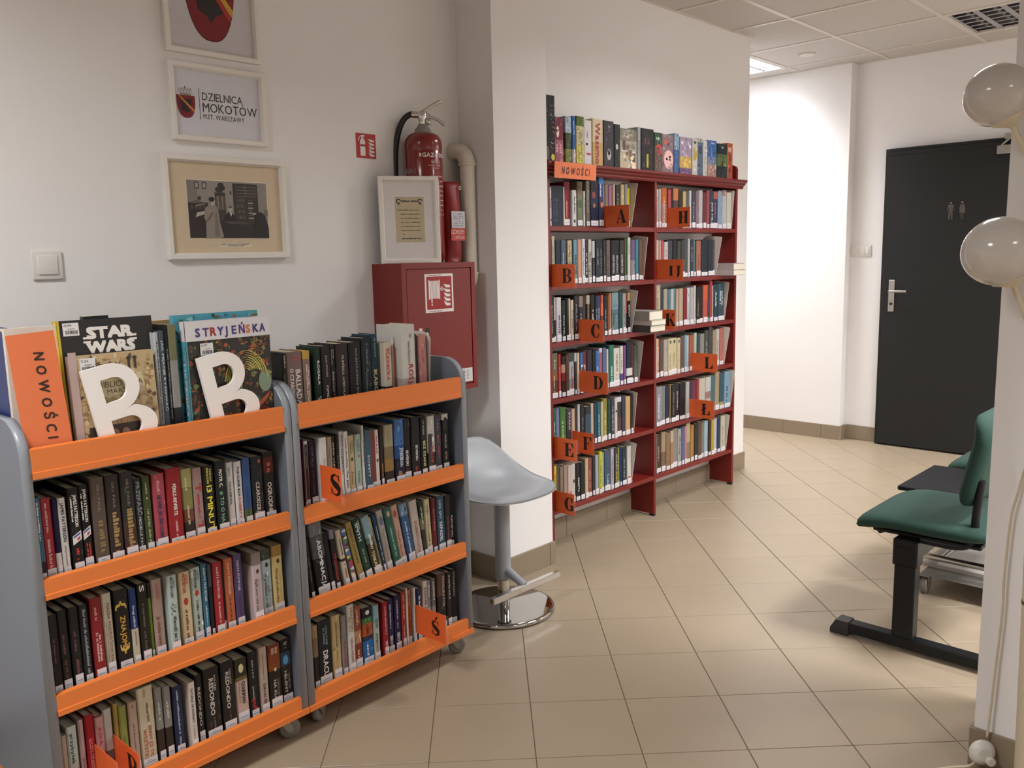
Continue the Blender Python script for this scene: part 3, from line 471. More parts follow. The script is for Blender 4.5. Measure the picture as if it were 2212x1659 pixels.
  [0.6247,0.648,0.198,0.0,0.03,"2c2628",[["PODEJRZANY","aca298",0.05,0.5,0.3,0.65]]],
 ],
 'T':[
  [2.8487,2.9152,0.2783,0,2.5,"131213",[["^scrib","",0.1,0.95,0.5,0.95],["^bar","5a4a44",0.78,0.98,0.1,0.35]]],
  [2.9164,2.9783,0.1933,0,2.5,[[0.5,"7c3446"],[1,"b06a74"]],[["~~","d8a0a4",0.6,0.8,0.1,0.9],["^dot","e8d8d0",0.2,0.45,0.2,0.5]]],
  [2.9882,3.0323,0.2025,0,2.5,[[0.35,"b4c4d4"],[0.7,"44502c"],[1,"8c9050"]],[]],
  [3.035,3.0586,0.2072,0,2.5,[[0.7,"3c6ca8"],[1,"d8d4d4"]],[["~","d0dce8",0.1,0.4,0.3,0.6]]],
  [3.06,3.117,0.2097,0,2.5,[[0.2,"566c30"],[0.6,"ccc498"],[1,"d8cc6c"]],[["^dot","b08c7c",0.32,0.48,0.3,0.7],["~~","8c8050",0.52,0.9,0.2,0.8]]],
  [3.1223,3.1793,0.1991,0,2.5,"e2dcda",[["~","8c8886",0.25,0.4,0.3,0.6],["^dot","2a2624",0.5,0.56,0.2,0.5],["^bar","b04058",0.72,0.77,0.3,0.85]]],
  [3.1822,3.2615,0.2113,0,2.5,[[0.5,"dccaa8"],[1,"cfae74"]],[["Wassmo","9c3438",0.08,0.95,0.28,0.72],["~","b89868",0.3,0.7,0.75,0.85]]],
  [3.2636,3.343,0.2106,0,2.5,"47434a",[["~","8c868c",0.1,0.25,0.4,0.7],["^dot","b0acac",0.6,0.85,0.3,0.7],["^dot","2a282a",0.62,0.75,0.4,0.6]]],
  [3.3444,3.3908,0.2009,0,2.5,"343a36",[["^dot","b8b8b4",0.45,0.58,0.2,0.6]]],
  [3.3937,3.5352,0.1891,0,2.5,[[0.3,"8c8478"],[0.6,"b0a898"],[1,"ccbca0"]],[["~","b4aa98",0.12,0.24,0.15,0.8],["^bar","5c4038",0.3,0.55,0.15,0.32],["^bar","7a5a48",0.38,0.66,0.36,0.5],["^bar","6a5c50",0.52,0.74,0.54,0.68],["^bar","4a4440",0.6,0.82,0.72,0.9]]],
  [3.5384,3.5643,0.2054,0,2.5,"a4a4a6",[["~","6a6a6c",0.3,0.6,0.3,0.7]]],
  [3.5676,3.6753,0.2035,0,2.5,"343436",[["~~","6a4040",0.22,0.38,0.2,0.7],["^bar","b0a030",0.6,0.92,0.4,0.55]]],
  [3.6788,3.7489,0.1926,0,2.5,[[0.35,"3c5440"],[0.6,"6a5850"],[1,"6c5a52"]],[["~","c8d4c8",0.12,0.2,0.1,0.9],["^dot","b83c40",0.28,0.58,0.1,0.9]]],
  [3.7525,3.8609,0.1919,0,2.5,"8c7478",[["~","b85c50",0.15,0.3,0.1,0.8],["^dot","dcb0ac",0.4,0.9,0.15,0.95],["~~","7a5048",0.55,0.68,0.3,0.8]]],
  [3.8635,3.9088,0.2038,0,2.5,[[0.4,"8ca4b8"],[1,"506c98"]],[]],
  [3.9126,4.026,0.1911,0,2.5,[[0.52,"a494a8"],[0.82,"c4a45c"],[1,"7a5c80"]],[["^dot","d8d0d8",0.18,0.28,0.75,0.95],["~","8c7440",0.62,0.74,0.2,0.8]]],
  [4.0318,4.0844,0.1912,0,2.5,"c8c0b4",[["^bar","a88c30",0.28,0.58,0.2,0.8],["^dot","3a3836",0.06,0.14,0.2,0.7]]],
  [4.0911,4.1456,0.1975,0,2.5,[[0.1,"a8a8a4"],[1,"5c6a80"]],[["^bar","3a3c48",0.2,0.4,0.2,0.8]]],
  [4.1478,4.1874,0.1906,0,2.5,"cfccc4",[["~","6a6864",0.3,0.8,0.3,0.6]]],
  [4.1893,4.2842,0.1965,0,2.5,[[0.45,"4468a0"],[0.65,"7c8ca4"],[1,"b08c80"]],[["~","b8a4a8",0.06,0.14,0.3,0.7],["^dot","3a4458",0.3,0.4,0.3,0.9]]],
  [4.2908,4.3951,0.1867,0,2.5,[[0.3,"20282c"],[0.65,"5c6c40"],[1,"263238"]],[["~","8ca0a0",0.08,0.16,0.3,0.8],["^bar","14181a",0.5,0.85,0.4,0.55]]],
  [4.4014,4.4667,0.1979,0,2.5,"b45c40",[["^bar","d0a898",0.12,0.24,0.15,0.7],["~~","3a2824",0.3,0.9,0.35,0.7]]],
 ],
 'A':[
  [2.877,2.8925,0.1685,0,2.5065,"dcdcde",[["Pasja","222222",0.3,0.55,0.3,0.7],["^bar","3a3836",0.82,0.88,0.4,0.8]]],
  [2.893,2.988,0.1756,0,2.506,[[1,"2f3544"]],[["^pagesR","d8d0bc",0.02,0.98,0.9,0.97],["~~","3f4658",0.3,0.9,0.15,0.5]]],
  [2.9885,3.0306,0.1965,0,2.513,"8e323a",[["~","c88c88",0.4,0.8,0.3,0.6]]],
  [3.0309,3.0637,0.1607,0,2.503,"d8d8d8",[["~","3a3836",0.2,0.65,0.35,0.7],["^bar","3a3836",0.82,0.9,0.3,0.7]]],
  [3.078,3.1169,0.2021,0,2.513,[[0.35,"8c7a60"],[1,"7c8468"]],[["^dot","4c5c40",0.4,0.6,0.1,0.9]]],
  [3.1173,3.1327,0.1598,0,2.503,"d4d4d6",[["~","3a3836",0.2,0.7,0.3,0.7]]],
  [3.1473,3.1758,0.2075,0,2.513,"7c7064",[["~","b0a490",0.2,0.7,0.3,0.6]]],
  [3.1773,3.2367,0.2155,0,2.513,[[0.3,"2b2630"],[1,"2c3248"]],[["^dot","8c3a30",0.25,0.4,0.2,0.6],["^dot","a86a3c",0.5,0.6,0.3,0.6]]],
  [3.2383,3.2759,0.2317,0,2.513,[[0.15,"4a86c0"],[0.4,"34508c"],[1,"3a3a58"]],[["^dot","b8743c",0.5,0.62,0.3,0.8],["~","d8c8c8",0.15,0.4,0.2,0.5]]],
  [3.2777,3.2911,0.1938,0,2.513,"9c9490",[]],
  [3.2919,3.3174,0.1967,0,2.513,"8c7668",[]],
  [3.3181,3.3446,0.1965,0,2.513,"9a6c92",[]],
  [3.3453,3.356,0.1855,0,2.513,"b87c52",[]],
  [3.3569,3.3745,0.2018,0,2.513,"b8b4a8",[]],
  [3.3752,3.4132,0.2004,0,2.513,"34302c",[["~","8c8070",0.2,0.7,0.3,0.6]]],
  [3.4147,3.4429,0.2031,0,2.513,"baa57c",[]],
  [3.4445,3.4682,0.2058,0,2.513,"8c8a84",[]],
  [3.4698,3.4937,0.1885,0,2.513,"d8c22e",[]],
 ],
 'H':[
  [3.7028,3.7218,0.1983,0,2.513,"a39c94",[]],
  [3.7227,3.7435,0.1943,0,2.513,"c4c0bc",[["~","6a3c34",0.2,0.8,0.3,0.6]]],
  [3.7443,3.7653,0.1976,0,2.513,"b8a8a4",[]],
  [3.7662,3.8139,0.2019,0,2.513,[[0.4,"b4622c"],[1,"a8786c"]],[["~","dcc0a8",0.2,0.9,0.3,0.6]]],
  [3.8229,3.8498,0.196,0,2.513,"b04c52",[]],
  [3.8507,3.876,0.1996,0,2.513,"332a2a",[]],
  [3.8778,3.9255,0.2047,0,2.513,[[0.3,"c07848"],[1,"5a4440"]],[]],
  [3.9275,3.9628,0.1929,0,2.513,"3a302c",[]],
  [3.9656,3.9929,0.1919,0,2.513,"c4ac6c",[]],
  [3.9939,4.0309,0.1905,0,2.513,"5c5a5c",[]],
  [4.0346,4.0538,0.1991,0,2.513,"c8c8c8",[]],
  [4.0557,4.0924,0.2,0,2.513,"4a4452",[["~","a8a4b0",0.3,0.8,0.3,0.6]]],
  [4.0944,4.1277,0.1995,0,2.513,"877279",[]],
  [4.1296,4.1712,0.206,0,2.513,"bab6b6",[]],
  [4.1734,4.2065,0.1949,0,2.513,"6c3b41",[]],
  [4.2083,4.2377,0.2066,0,2.513,"9c5252",[]],
  [4.2397,4.2786,0.2063,0,2.513,"3a4254",[["JOE HILL","d4d4dc",0.3,0.9,0.35,0.7]]],
  [4.2808,4.3306,0.2042,0,2.513,[[0.2,"b06050"],[1,"38405a"]],[["~","b85a50",0.3,0.9,0.3,0.6]]],
  [4.3326,4.3768,0.2116,0,2.513,"8fa2b6",[]],
  [4.3788,4.4204,0.2161,0,2.513,[[0.15,"b08884"],[1,"b8bcc0"]],[]],
  [4.423,4.4695,0.2045,0,2.513,"cac4b4",[]],
 ],
 'B':[
  [2.8715,2.8995,0.2026,0,2.513,"574a41",[]],
  [2.9011,2.924,0.2174,0,2.513,"cac2aa",[["~","5c5444",0.2,0.8,0.3,0.6]]],
  [2.9244,2.9596,0.2005,0,2.513,"2d3746",[]],
  [2.9609,2.9973,0.2005,0,2.513,"58667a",[["~","a8b4c0",0.3,0.7,0.3,0.6]]],
  [3.0054,3.0375,0.1983,0,2.513,[[0.5,"c4b894"],[1,"8c8c84"]],[["~","6a5c44",0.1,0.5,0.3,0.6]]],
  [3.039,3.0507,0.2026,0,2.513,"242226",[]],
  [3.0521,3.0792,0.2017,0,2.513,"729eac",[["MNSTER","26343a",0.35,0.8,0.3,0.75]]],
  [3.0806,3.1073,0.2034,0,2.513,"d29c84",[]],
  [3.1087,3.1335,0.2048,0,2.513,"d4d4d4",[["~","6a6a6a",0.2,0.8,0.3,0.6]]],
  [3.1349,3.1607,0.1981,0,2.513,"31313b",[["KATKE","d8d8dc",0.3,0.8,0.35,0.7]]],
  [3.1622,3.186,0.2034,0,2.513,"d0cac2",[["Motor wygrywa","2a2624",0.3,0.95,0.25,0.8]]],
  [3.1874,3.2093,0.1959,0,2.513,[[0.4,"d0d0d0"],[1,"34343a"]],[["~","8c8c90",0.5,0.9,0.3,0.6]]],
  [3.2108,3.2447,0.2016,0,2.513,"29373d",[["~","8ca0a8",0.2,0.6,0.35,0.6]]],
  [3.2462,3.2745,0.2025,0,2.513,"262628",[["~","7c7c80",0.2,0.8,0.3,0.6]]],
  [3.276,3.2963,0.198,0,2.513,"3c3a3a",[["~","8c8884",0.3,0.8,0.3,0.6]]],
  [3.2978,3.3282,0.2002,0,2.513,"6c605a",[["~","3a2c28",0.4,0.9,0.3,0.6]]],
  [3.3313,3.369,0.1979,0,2.513,"242426",[["~~","b8b8b8",0.35,0.8,0.3,0.7]]],
  [3.3705,3.4048,0.1988,0,2.513,"252527",[["~~","b8b8b8",0.35,0.8,0.3,0.7]]],
  [3.4064,3.4443,0.1978,0,2.513,"3b3935",[["~~","b8b8b4",0.35,0.8,0.3,0.7]]],
  [3.4459,3.4595,0.2071,0,2.513,"6a5c50",[]],
  [3.4611,3.4715,0.2118,0,2.513,"4d9050",[]],
  [3.4731,3.4997,0.2118,0,2.513,"cccac2",[["~","3a3a38",0.1,0.4,0.3,0.6]]],
  [3.5013,3.5363,0.2001,0,2.513,[[0.5,"6c5c78"],[1,"8c8890"]],[]],
  [3.538,3.5619,0.2015,0,2.513,"41849a",[]],
  [3.5635,3.5968,0.1977,0,2.513,"6c5242",[]],
 ],
 'I':[
  [3.7077,3.7303,0.1999,0,2.513,"c4bcb0",[]],
  [3.7312,3.7479,0.1985,0,2.513,"c49c94",[]],
  [3.7487,3.7673,0.1975,0,2.513,"b89c8c",[]],
  [3.7682,3.7868,0.1994,0,2.513,"b25262",[]],
  [3.7887,3.8245,0.19,0,2.513,"c8bcb4",[["~","8c5c5c",0.2,0.8,0.3,0.6]]],
  [3.8263,3.8754,0.1974,0,2.513,"42424a",[]],
  [3.8772,3.916,0.1998,0,2.513,"28282c",[]],
  [3.9179,3.9496,0.1948,0,2.513,"4a443e",[]],
  [3.9514,3.9873,0.1998,0,2.513,"3a423e",[]],
  [3.9892,4.0235,0.2033,0,2.513,"4e4e4e",[]],
  [4.0254,4.0447,0.2064,0,2.513,"b8b8b4",[]],
  [4.0467,4.0739,0.2023,0,2.513,"3c3840",[["~","c8c4c8",0.2,0.6,0.3,0.6]]],
  [4.0758,4.0856,0.2033,0,2.513,"5c9098",[]],
  [4.0877,4.1074,0.1945,0,2.513,"34343c",[]],
  [4.1093,4.155,0.196,0,2.513,"aa6c5a",[["~","6a3428",0.4,0.9,0.3,0.6]]],
  [4.1569,4.2236,0.2012,0,2.513,"2b3038",[]],
  [4.2256,4.2803,0.2022,0,2.513,"2c3440",[]],
  [4.2824,4.3064,0.1995,0,2.513,"6c5038",[]],
 ],
 'C':[
  [2.8748,2.9077,0.2128,0,2.513,"2e2c2e",[["~","8c888c",0.2,0.8,0.3,0.6]]],
  [2.9088,2.9248,0.2039,0,2.513,[[0.5,"c4c0c0"],[1,"2a2830"]],[]],
  [2.9254,2.961,0.2031,0,2.513,[[0.3,"d0ccd0"],[1,"c8c4ca"]],[["BRONTE","4a4858",0.4,0.8,0.4,0.75]]],
  [2.9621,2.9886,0.1882,0,2.513,"28302c",[["CHATEL","b8bcb4",0.35,0.85,0.3,0.65]]],
  [2.9901,3.0106,0.1933,0,2.513,"2c2a2a",[]],
  [3.0121,3.0286,0.1944,0,2.513,"ccc0ac",[]],
  [3.0299,3.0487,0.1869,0,2.513,"d4c8ac",[["burgess","6a5438",0.25,0.7,0.3,0.7]]],
  [3.0504,3.082,0.2058,0,2.513,"2b2a2e",[["MUZA","8c8890",0.2,0.8,0.3,0.6]]],
  [3.0834,3.1139,0.202,0,2.513,[[0.25,"8c7c70"],[1,"2c2c2e"]],[["~","b8b4ac",0.4,0.8,0.3,0.6]]],
  [3.1153,3.1412,0.1982,0,2.513,"383038",[]],
  [3.1427,3.1703,0.2028,0,2.513,[[0.2,"b0a490"],[1,"2c2424"]],[["~~","c08c50",0.2,0.9,0.3,0.7]]],
  [3.1718,3.204,0.2032,0,2.513,"242224",[["~","d8d4d0",0.35,0.8,0.35,0.7]]],
  [3.2055,3.2292,0.1984,0,2.513,"2a3038",[["~","9ca4ac",0.3,0.8,0.3,0.6]]],
  [3.2307,3.2524,0.1972,0,2.513,"2e3e70",[["~","c8ccd8",0.3,0.9,0.3,0.6]]],
  [3.2539,3.275,0.1984,0,2.513,[[0.2,"c05a42"],[0.5,"d8704c"],[1,"7c4438"]],[]],
  [3.2765,3.3024,0.1951,0,2.513,"28262a",[["~","a8a4a4",0.35,0.9,0.3,0.6]]],
  [3.3039,3.3246,0.1984,0,2.513,"8e563a",[]],
  [3.3262,3.3386,0.2043,0,2.513,"c89c74",[]],
  [3.3401,3.3956,0.206,0,2.513,[[0.4,"7c9098"],[0.6,"5c7078"],[1,"6a7c80"]],[["^bar","2c3438",0.5,0.75,0.2,0.35]]],
  [3.3972,3.4234,0.2068,0,2.513,"1f4c4e",[]],
  [3.4249,3.4514,0.1999,0,2.513,"9c9c9a",[["~","4a4a4c",0.3,0.8,0.3,0.6]]],
  [3.453,3.4707,0.1995,0,2.513,[[0.5,"8c4038"],[1,"34302e"]],[]],
  [3.4723,3.4943,0.2001,0,2.513,[[0.2,"b89c6c"],[1,"242222"]],[["ELROY","dcd4c0",0.3,0.6,0.25,0.75]]],
 ],
 'K':[
  [3.7089,3.7556,0.2306,0,2.513,"b8af94",[["~","6a6450",0.3,0.7,0.3,0.6]]],
  [3.7576,3.7907,0.2097,0,2.513,"3c3a3c",[]],
  [3.7925,3.8269,0.2058,0,2.513,"a49c8c",[]],
  [3.8287,3.8507,0.2017,0,2.513,"4c7c88",[]],
  [3.8525,3.882,0.2033,0,2.513,"b4b0a8",[]],
  [3.8838,3.908,0.2045,0,2.513,"4c7a82",[]],
  [3.9099,3.9343,0.2009,0,2.513,"b89c8c",[]],
  [3.9361,3.9759,0.2024,0,2.513,"b29e82",[]],
  [3.9779,4.0153,0.2006,0,2.513,"7e2b36",[]],
  [4.0172,4.0483,0.2026,0,2.513,"c8c8c8",[["~","4a4a4c",0.4,0.9,0.3,0.6]]],
  [4.0502,4.0865,0.2029,0,2.513,"a8a8a8",[]],
  [4.0883,4.1041,0.2118,0,2.513,"d0ccc4",[]],
  [4.1063,4.1463,0.2032,0,2.513,"2a2626",[["~","8c7c6c",0.3,0.8,0.3,0.6]]],
  [4.1482,4.1826,0.2053,0,2.513,"28242a",[]],
  [4.1845,4.2336,0.2108,0,2.513,[[0.4,"c85c38"],[1,"b85848"]],[]],
  [4.2356,4.2491,0.2115,0,2.513,"4a4a4c",[]],
  [4.2507,4.2767,0.2325,0,2.513,"aa3b4a",[]],
  [4.2795,4.2962,0.2044,0,2.513,"c4bca0",[]],
  [4.2981,4.3426,0.2118,0,2.513,"2c4450",[["~~","d0d8d8",0.2,0.6,0.3,0.7]]],
  [4.3447,4.4093,0.2128,0,2.513,[[0.5,"3c5864"],[1,"3c4c54"]],[["~~","c8d0d0",0.2,0.6,0.2,0.8]]],
 ],
 'D':[
  [2.8749,2.8868,0.1944,0,2.513,"4a4038",[]],
  [2.8886,2.9327,0.2106,0,2.513,[[0.4,"6c6850"],[0.6,"8c5c3c"],[1,"5c4030"]],[["~","c8c4a8",0.15,0.35,0.4,0.65],["~","c8bca0",0.5,0.9,0.3,0.5]]],
  [2.934,2.9537,0.2039,0,2.513,"aa3a3a",[["~","dcb0a8",0.3,0.9,0.3,0.6]]],
  [2.9548,2.9829,0.1908,0,2.513,[[0.2,"2a2424"],[0.4,"b89078"],[0.6,"7a2c2c"],[1,"342a28"]],[]],
  [2.9844,3.0079,0.1968,0,2.513,"5c4438",[]],
  [3.0108,3.0493,0.1996,0,2.513,[[0.2,"4c5054"],[0.6,"b0b8bc"],[1,"8c9498"]],[["DALLADYNA","9c3434",0.32,0.85,0.4,0.75]]],
  [3.0507,3.067,0.1971,0,2.513,[[0.2,"c4c4c0"],[1,"3a3638"]],[]],
  [3.0684,3.0848,0.1963,0,2.513,"d0bca0",[]],
  [3.0862,3.1099,0.1959,0,2.513,[[0.3,"3c68a0"],[1,"2c3c5c"]],[["LI","dce4ec",0.3,0.6,0.3,0.8]]],
  [3.1114,3.1419,0.1981,0,2.513,"6c2b36",[["JETOR","c8b0b0",0.3,0.8,0.35,0.7]]],
  [3.1434,3.1823,0.2005,0,2.513,"372b36",[]],
  [3.1838,3.2046,0.1967,0,2.513,"262426",[]],
  [3.2061,3.2383,0.1937,0,2.513,"3e6ca4",[["~","d0d8e4",0.4,0.9,0.3,0.6]]],
  [3.2399,3.2657,0.2017,0,2.513,[[0.1,"d8c8c8"],[1,"a85c6a"]],[]],
  [3.2672,3.294,0.202,0,2.513,"5c6c9a",[]],
  [3.2955,3.3102,0.1937,0,2.513,"d0ccc0",[]],
  [3.3119,3.3516,0.2111,0,2.513,"2d6c5e",[["~","c8d4c8",0.5,0.9,0.35,0.7]]],
  [3.353,3.4061,0.1903,0,2.513,"d3cfc3",[["CA DICATE","6a6048",0.15,0.6,0.45,0.7],["~","9c947c",0.65,0.9,0.4,0.6]]],
  [3.4078,3.4335,0.1977,0,2.513,[[0.7,"d4d0c8"],[1,"5a4a80"]],[["~","4a4a5c",0.2,0.6,0.3,0.6]]],
  [3.4351,3.4545,0.1986,0,2.513,"7c5284",[]],
  [3.4562,3.507,0.2127,0,2.513,[[0.62,"232630"],[0.8,"d4d4d4"],[1,"24262e"]],[]],
  [3.5086,3.5236,0.1984,0,2.513,"6c2a30",[]],
  [3.5252,3.557,0.192,0,2.513,"5e665e",[]],
 ],
 'L':[
  [3.7122,3.7335,0.2091,0,2.513,"ccc4b8",[]],
  [3.7353,3.7567,0.2046,0,2.513,[[0.3,"c07848"],[1,"b86c50"]],[["~","e0d0c0",0.2,0.8,0.3,0.6]]],
  [3.7586,3.7893,0.1975,0,2.513,"5c5048",[]],
  [3.7911,3.8294,0.1973,0,2.513,"b0a299",[]],
  [3.8312,3.871,0.199,0,2.513,"cabe9a",[["^dot","3a3830",0.05,0.14,0.3,0.7],["~","8c8060",0.4,0.8,0.3,0.6]]],
  [3.8728,3.9226,0.1981,0,2.513,"cabe9a",[["^dot","3a3830",0.05,0.14,0.3,0.7],["~","8c8060",0.4,0.8,0.3,0.6]]],
  [3.9245,3.9568,0.1954,0,2.513,"c8bc98",[["^dot","3a3830",0.05,0.14,0.3,0.7]]],
  [3.9586,3.9894,0.204,0,2.513,"6c5850",[]],
  [3.9912,4.0145,0.2051,0,2.513,"7ca2b2",[]],
  [4.0165,4.0439,0.2009,0,2.513,"b8b4b0",[]],
  [4.0458,4.0894,0.2006,0,2.513,"9c5c4a",[]],
  [4.0911,4.1182,0.2093,0,2.513,"b0b8a4",[]],
  [4.1202,4.1536,0.2043,0,2.513,"3c4858",[]],
  [4.1557,4.2059,0.1988,0,2.513,"8a8680",[]],
  [4.2075,4.2459,0.2137,0,2.513,"4a504a",[["~","a8a8a0",0.3,0.8,0.3,0.6]]],
  [4.2475,4.2864,0.2313,0,2.513,"4a4846",[]],
  [4.289,4.3305,0.2101,0,2.513,"9c8c72",[]],
  [4.3325,4.3691,0.2123,0,2.513,"bcb8b4",[["~","8c3c3c",0.3,0.8,0.3,0.6]]],
  [4.3711,4.4125,0.215,0,2.513,"b26c62",[]],
 ],
 'E':[
  [2.8829,2.9131,0.2208,0,2.513,"2b5c4e",[["~","a8c0b0",0.3,0.9,0.3,0.6]]],
  [2.9145,2.9403,0.2163,0,2.513,"7c7ca2",[]],
  [2.9417,2.9851,0.2146,0,2.513,[[0.6,"4a7a3e"],[1,"5a8a44"]],[["~","c0d0a8",0.3,0.9,0.3,0.55]]],
  [2.9865,3.0201,0.2058,0,2.513,"4b4149",[["EVANS","c8c0c4",0.1,0.5,0.4,0.75]]],
  [3.0214,3.0455,0.1985,0,2.513,"d0b09a",[]],
  [3.0472,3.0693,0.2108,0,2.513,"33333a",[]],
  [3.0708,3.0881,0.2121,0,2.513,"c8c4bc",[]],
  [3.0895,3.1207,0.2095,0,2.513,"2a2a30",[["~","7c7c84",0.3,0.6,0.3,0.6]]],
  [3.122,3.1685,0.1946,0,2.513,[[0.2,"2c3238"],[1,"3c5060"]],[]],
  [3.1701,3.1948,0.2028,0,2.513,"c0ac90",[]],
  [3.1963,3.2174,0.2015,0,2.513,"34485c",[]],
  [3.2189,3.2432,0.203,0,2.513,"206c72",[["~","c0d8d8",0.3,0.8,0.3,0.6]]],
  [3.2448,3.2631,0.2018,0,2.513,"c4b494",[]],
  [3.2648,3.3027,0.2134,0,2.513,"8e8642",[["~","dcd8b8",0.3,0.9,0.4,0.65]]],
  [3.3042,3.3285,0.207,0,2.513,"2b4b41",[]],
  [3.33,3.3545,0.2054,0,2.513,"4a4458",[["~","c0bcc8",0.2,0.8,0.3,0.7]]],
  [3.3561,3.3792,0.2058,0,2.513,"cac6be",[["^dot","2a2a2a",0.3,0.36,0.2,0.8]]],
  [3.3808,3.4202,0.2048,0,2.513,[[0.12,"d0d0d4"],[0.5,"3a3438"],[1,"5c3c3c"]],[]],
  [3.4219,3.4488,0.2091,0,2.513,"3b4152",[]],
  [3.4504,3.4908,0.1989,0,2.513,"caa372",[]],
  [3.4925,3.5116,0.2071,0,2.513,"3c322c",[]],
 ],
 'Q':[
  [3.7207,3.7722,0.213,0,2.513,"8c8e92",[["~","c8ccd0",0.2,0.8,0.3,0.6]]],
  [3.7739,3.8142,0.2114,0,2.513,"7c7e82",[]],
  [3.8161,3.8504,0.2062,0,2.513,"2c3444",[]],
  [3.8522,3.8606,0.2111,0,2.513,"a48458",[]],
  [3.8625,3.9125,0.2082,0,2.513,"2e2826",[["~","7c746c",0.2,0.8,0.3,0.6]]],
  [3.9143,3.9498,0.2055,0,2.513,"2a2a2a",[["~~","c8c8c8",0.2,0.7,0.3,0.6]]],
  [3.9516,4.0099,0.2051,0,2.513,"262628",[]],
  [4.0118,4.0482,0.2058,0,2.513,"b0aea8",[]],
  [4.0501,4.0821,0.2065,0,2.513,"4a3450",[]],
  [4.084,4.1223,0.2052,0,2.513,"7c3b42",[]],
  [4.1243,4.1488,0.203,0,2.513,"9c3c40",[]],
  [4.1507,4.2147,0.207,0,2.513,"c2baaa",[]],
  [4.2166,4.2735,0.2086,0,2.513,[[0.4,"c0c0bc"],[0.6,"a08078"],[1,"b8b4ac"]],[]],
  [4.2754,4.3257,0.2101,0,2.513,"4a6c74",[]],
  [4.3272,4.3739,0.2265,0,2.513,"a49478",[]],
  [4.3763,4.4237,0.2142,0,2.513,[[0.8,"3d5866"],[1,"a89c6c"]],[]],
  [4.4256,4.4917,0.2166,0,2.513,"7c9cb2",[["~","2c4458",0.4,0.9,0.3,0.6]]],
 ],
 'G':[
  [2.8869,2.9073,0.2078,0,2.513,"dabc30",[["~","3a3420",0.2,0.8,0.3,0.6]]],
  [2.9087,2.9348,0.2081,0,2.513,"5c5249",[]],
  [2.936,2.9588,0.1935,0,2.513,"8c8070",[]],
  [2.9603,2.9869,0.1957,0,2.513,"aa938a",[]],
  [2.9883,3.023,0.1902,0,2.513,"cabab2",[["^dot","c05c64",0.65,0.9,0.2,0.8]]],
  [3.0245,3.0503,0.1901,0,2.513,"c8c4c0",[["^dot","3a3634",0.4,0.5,0.3,0.8]]],
  [3.0518,3.0836,0.1895,0,2.513,"28282a",[["DANUTTA","dcdcd8",0.4,0.75,0.45,0.8]]],
  [3.0851,3.1166,0.1864,0,2.513,"2d2d2d",[]],
  [3.1183,3.142,0.1981,0,2.513,"c4b494",[]],
  [3.145,3.1779,0.193,0,2.513,"8e4c42",[["~","c88c80",0.3,0.8,0.3,0.6]]],
  [3.1794,3.1983,0.1913,0,2.513,"3a3438",[]],
  [3.2,3.2259,0.1995,0,2.513,"a2aab2",[]],
  [3.2276,3.253,0.2137,0,2.513,"cac436",[["~","4a4a20",0.2,0.9,0.3,0.6]]],
  [3.2545,3.2746,0.2039,0,2.513,"9cb48c",[]],
  [3.2762,3.3233,0.2096,0,2.513,"465a6e",[["Lula","b8c4cc",0.6,0.85,0.4,0.7]]],
  [3.325,3.3504,0.2106,0,2.513,"b8b0bc",[["~","3a3438",0.2,0.8,0.3,0.6]]],
  [3.352,3.3874,0.2106,0,2.513,"3d4146",[["XIADI","b8bcbc",0.15,0.55,0.3,0.65],["XUACH","d8cc40",0.58,0.9,0.3,0.65]]],
  [3.389,3.4012,0.2055,0,2.513,"c8b82c",[]],
  [3.4028,3.4199,0.204,0,2.513,"203c6e",[]],
  [3.4215,3.4577,0.2016,0,2.513,"343c44",[["~","b8c4cc",0.3,0.8,0.3,0.5]]],
  [3.4594,3.4953,0.1979,0,2.513,"d2cec2",[["^bar","b8402c",0.8,0.84,0.1,0.8]]],
 ],
 'P':[
  [3.7222,3.7313,0.2096,0,2.513,"8c7c6c",[]],
  [3.7331,3.7741,0.2104,0,2.513,"4b3b35",[["~","a8988c",0.3,0.7,0.3,0.6]]],
  [3.7758,3.8165,0.219,0,2.513,[[0.5,"a48e74"],[1,"7c6450"]],[]],
  [3.8184,3.8577,0.2067,0,2.513,"8e725a",[]],
  [3.8595,3.8869,0.2131,0,2.513,[[0.3,"c4b098"],[1,"a8805c"]],[]],
  [3.8887,3.9347,0.2191,0,2.513,"8c8882",[]],
  [3.9367,3.9726,0.2112,0,2.513,"aaa69e",[["~~","4a4844",0.2,0.7,0.3,0.7]]],
  [3.9744,3.9979,0.2159,0,2.513,"5c6c9a",[]],
  [3.9998,4.0226,0.2173,0,2.513,"b2828a",[]],
  [4.0242,4.0671,0.2363,0,2.513,[[0.5,"b8a87c"],[1,"8c7c64"]],[]],
  [4.0694,4.1028,0.2116,0,2.513,"b48450",[]],
  [4.1046,4.1373,0.2171,0,2.513,"38342e",[]],
  [4.1392,4.1795,0.22,0,2.513,"5c4e42",[]],
  [4.1817,4.2099,0.2105,0,2.513,"84786c",[]],
  [4.2119,4.252,0.2114,0,2.513,"9ab2ba",[]],
  [4.2541,4.284,0.2076,0,2.513,"34302c",[]],
  [4.286,4.3173,0.2083,0,2.513,"bc9c3e",[]],
  [4.3193,4.3553,0.2089,0,2.513,"b8c0c8",[]],
  [4.3574,4.3927,0.207,0,2.513,"2d3e60",[]],
  [4.3945,4.4436,0.2146,0,2.513,"c2baa6",[["~","8c8068",0.3,0.8,0.3,0.6]]],
 ],
}
# ------------------------------------------------------------------ text glyphs needed anywhere
chars = ''.join(t[0] for sh in BOOKS.values() for b in sh for t in b[6] if t[0][:1] not in '~^')
prep_glyphs(chars+'ABCDEFGHIJKLMNOPQRSTUVWXYZŁŚĆŃÓŻabcdefghijklmnopqrstuvwxyz0123456789.,-')

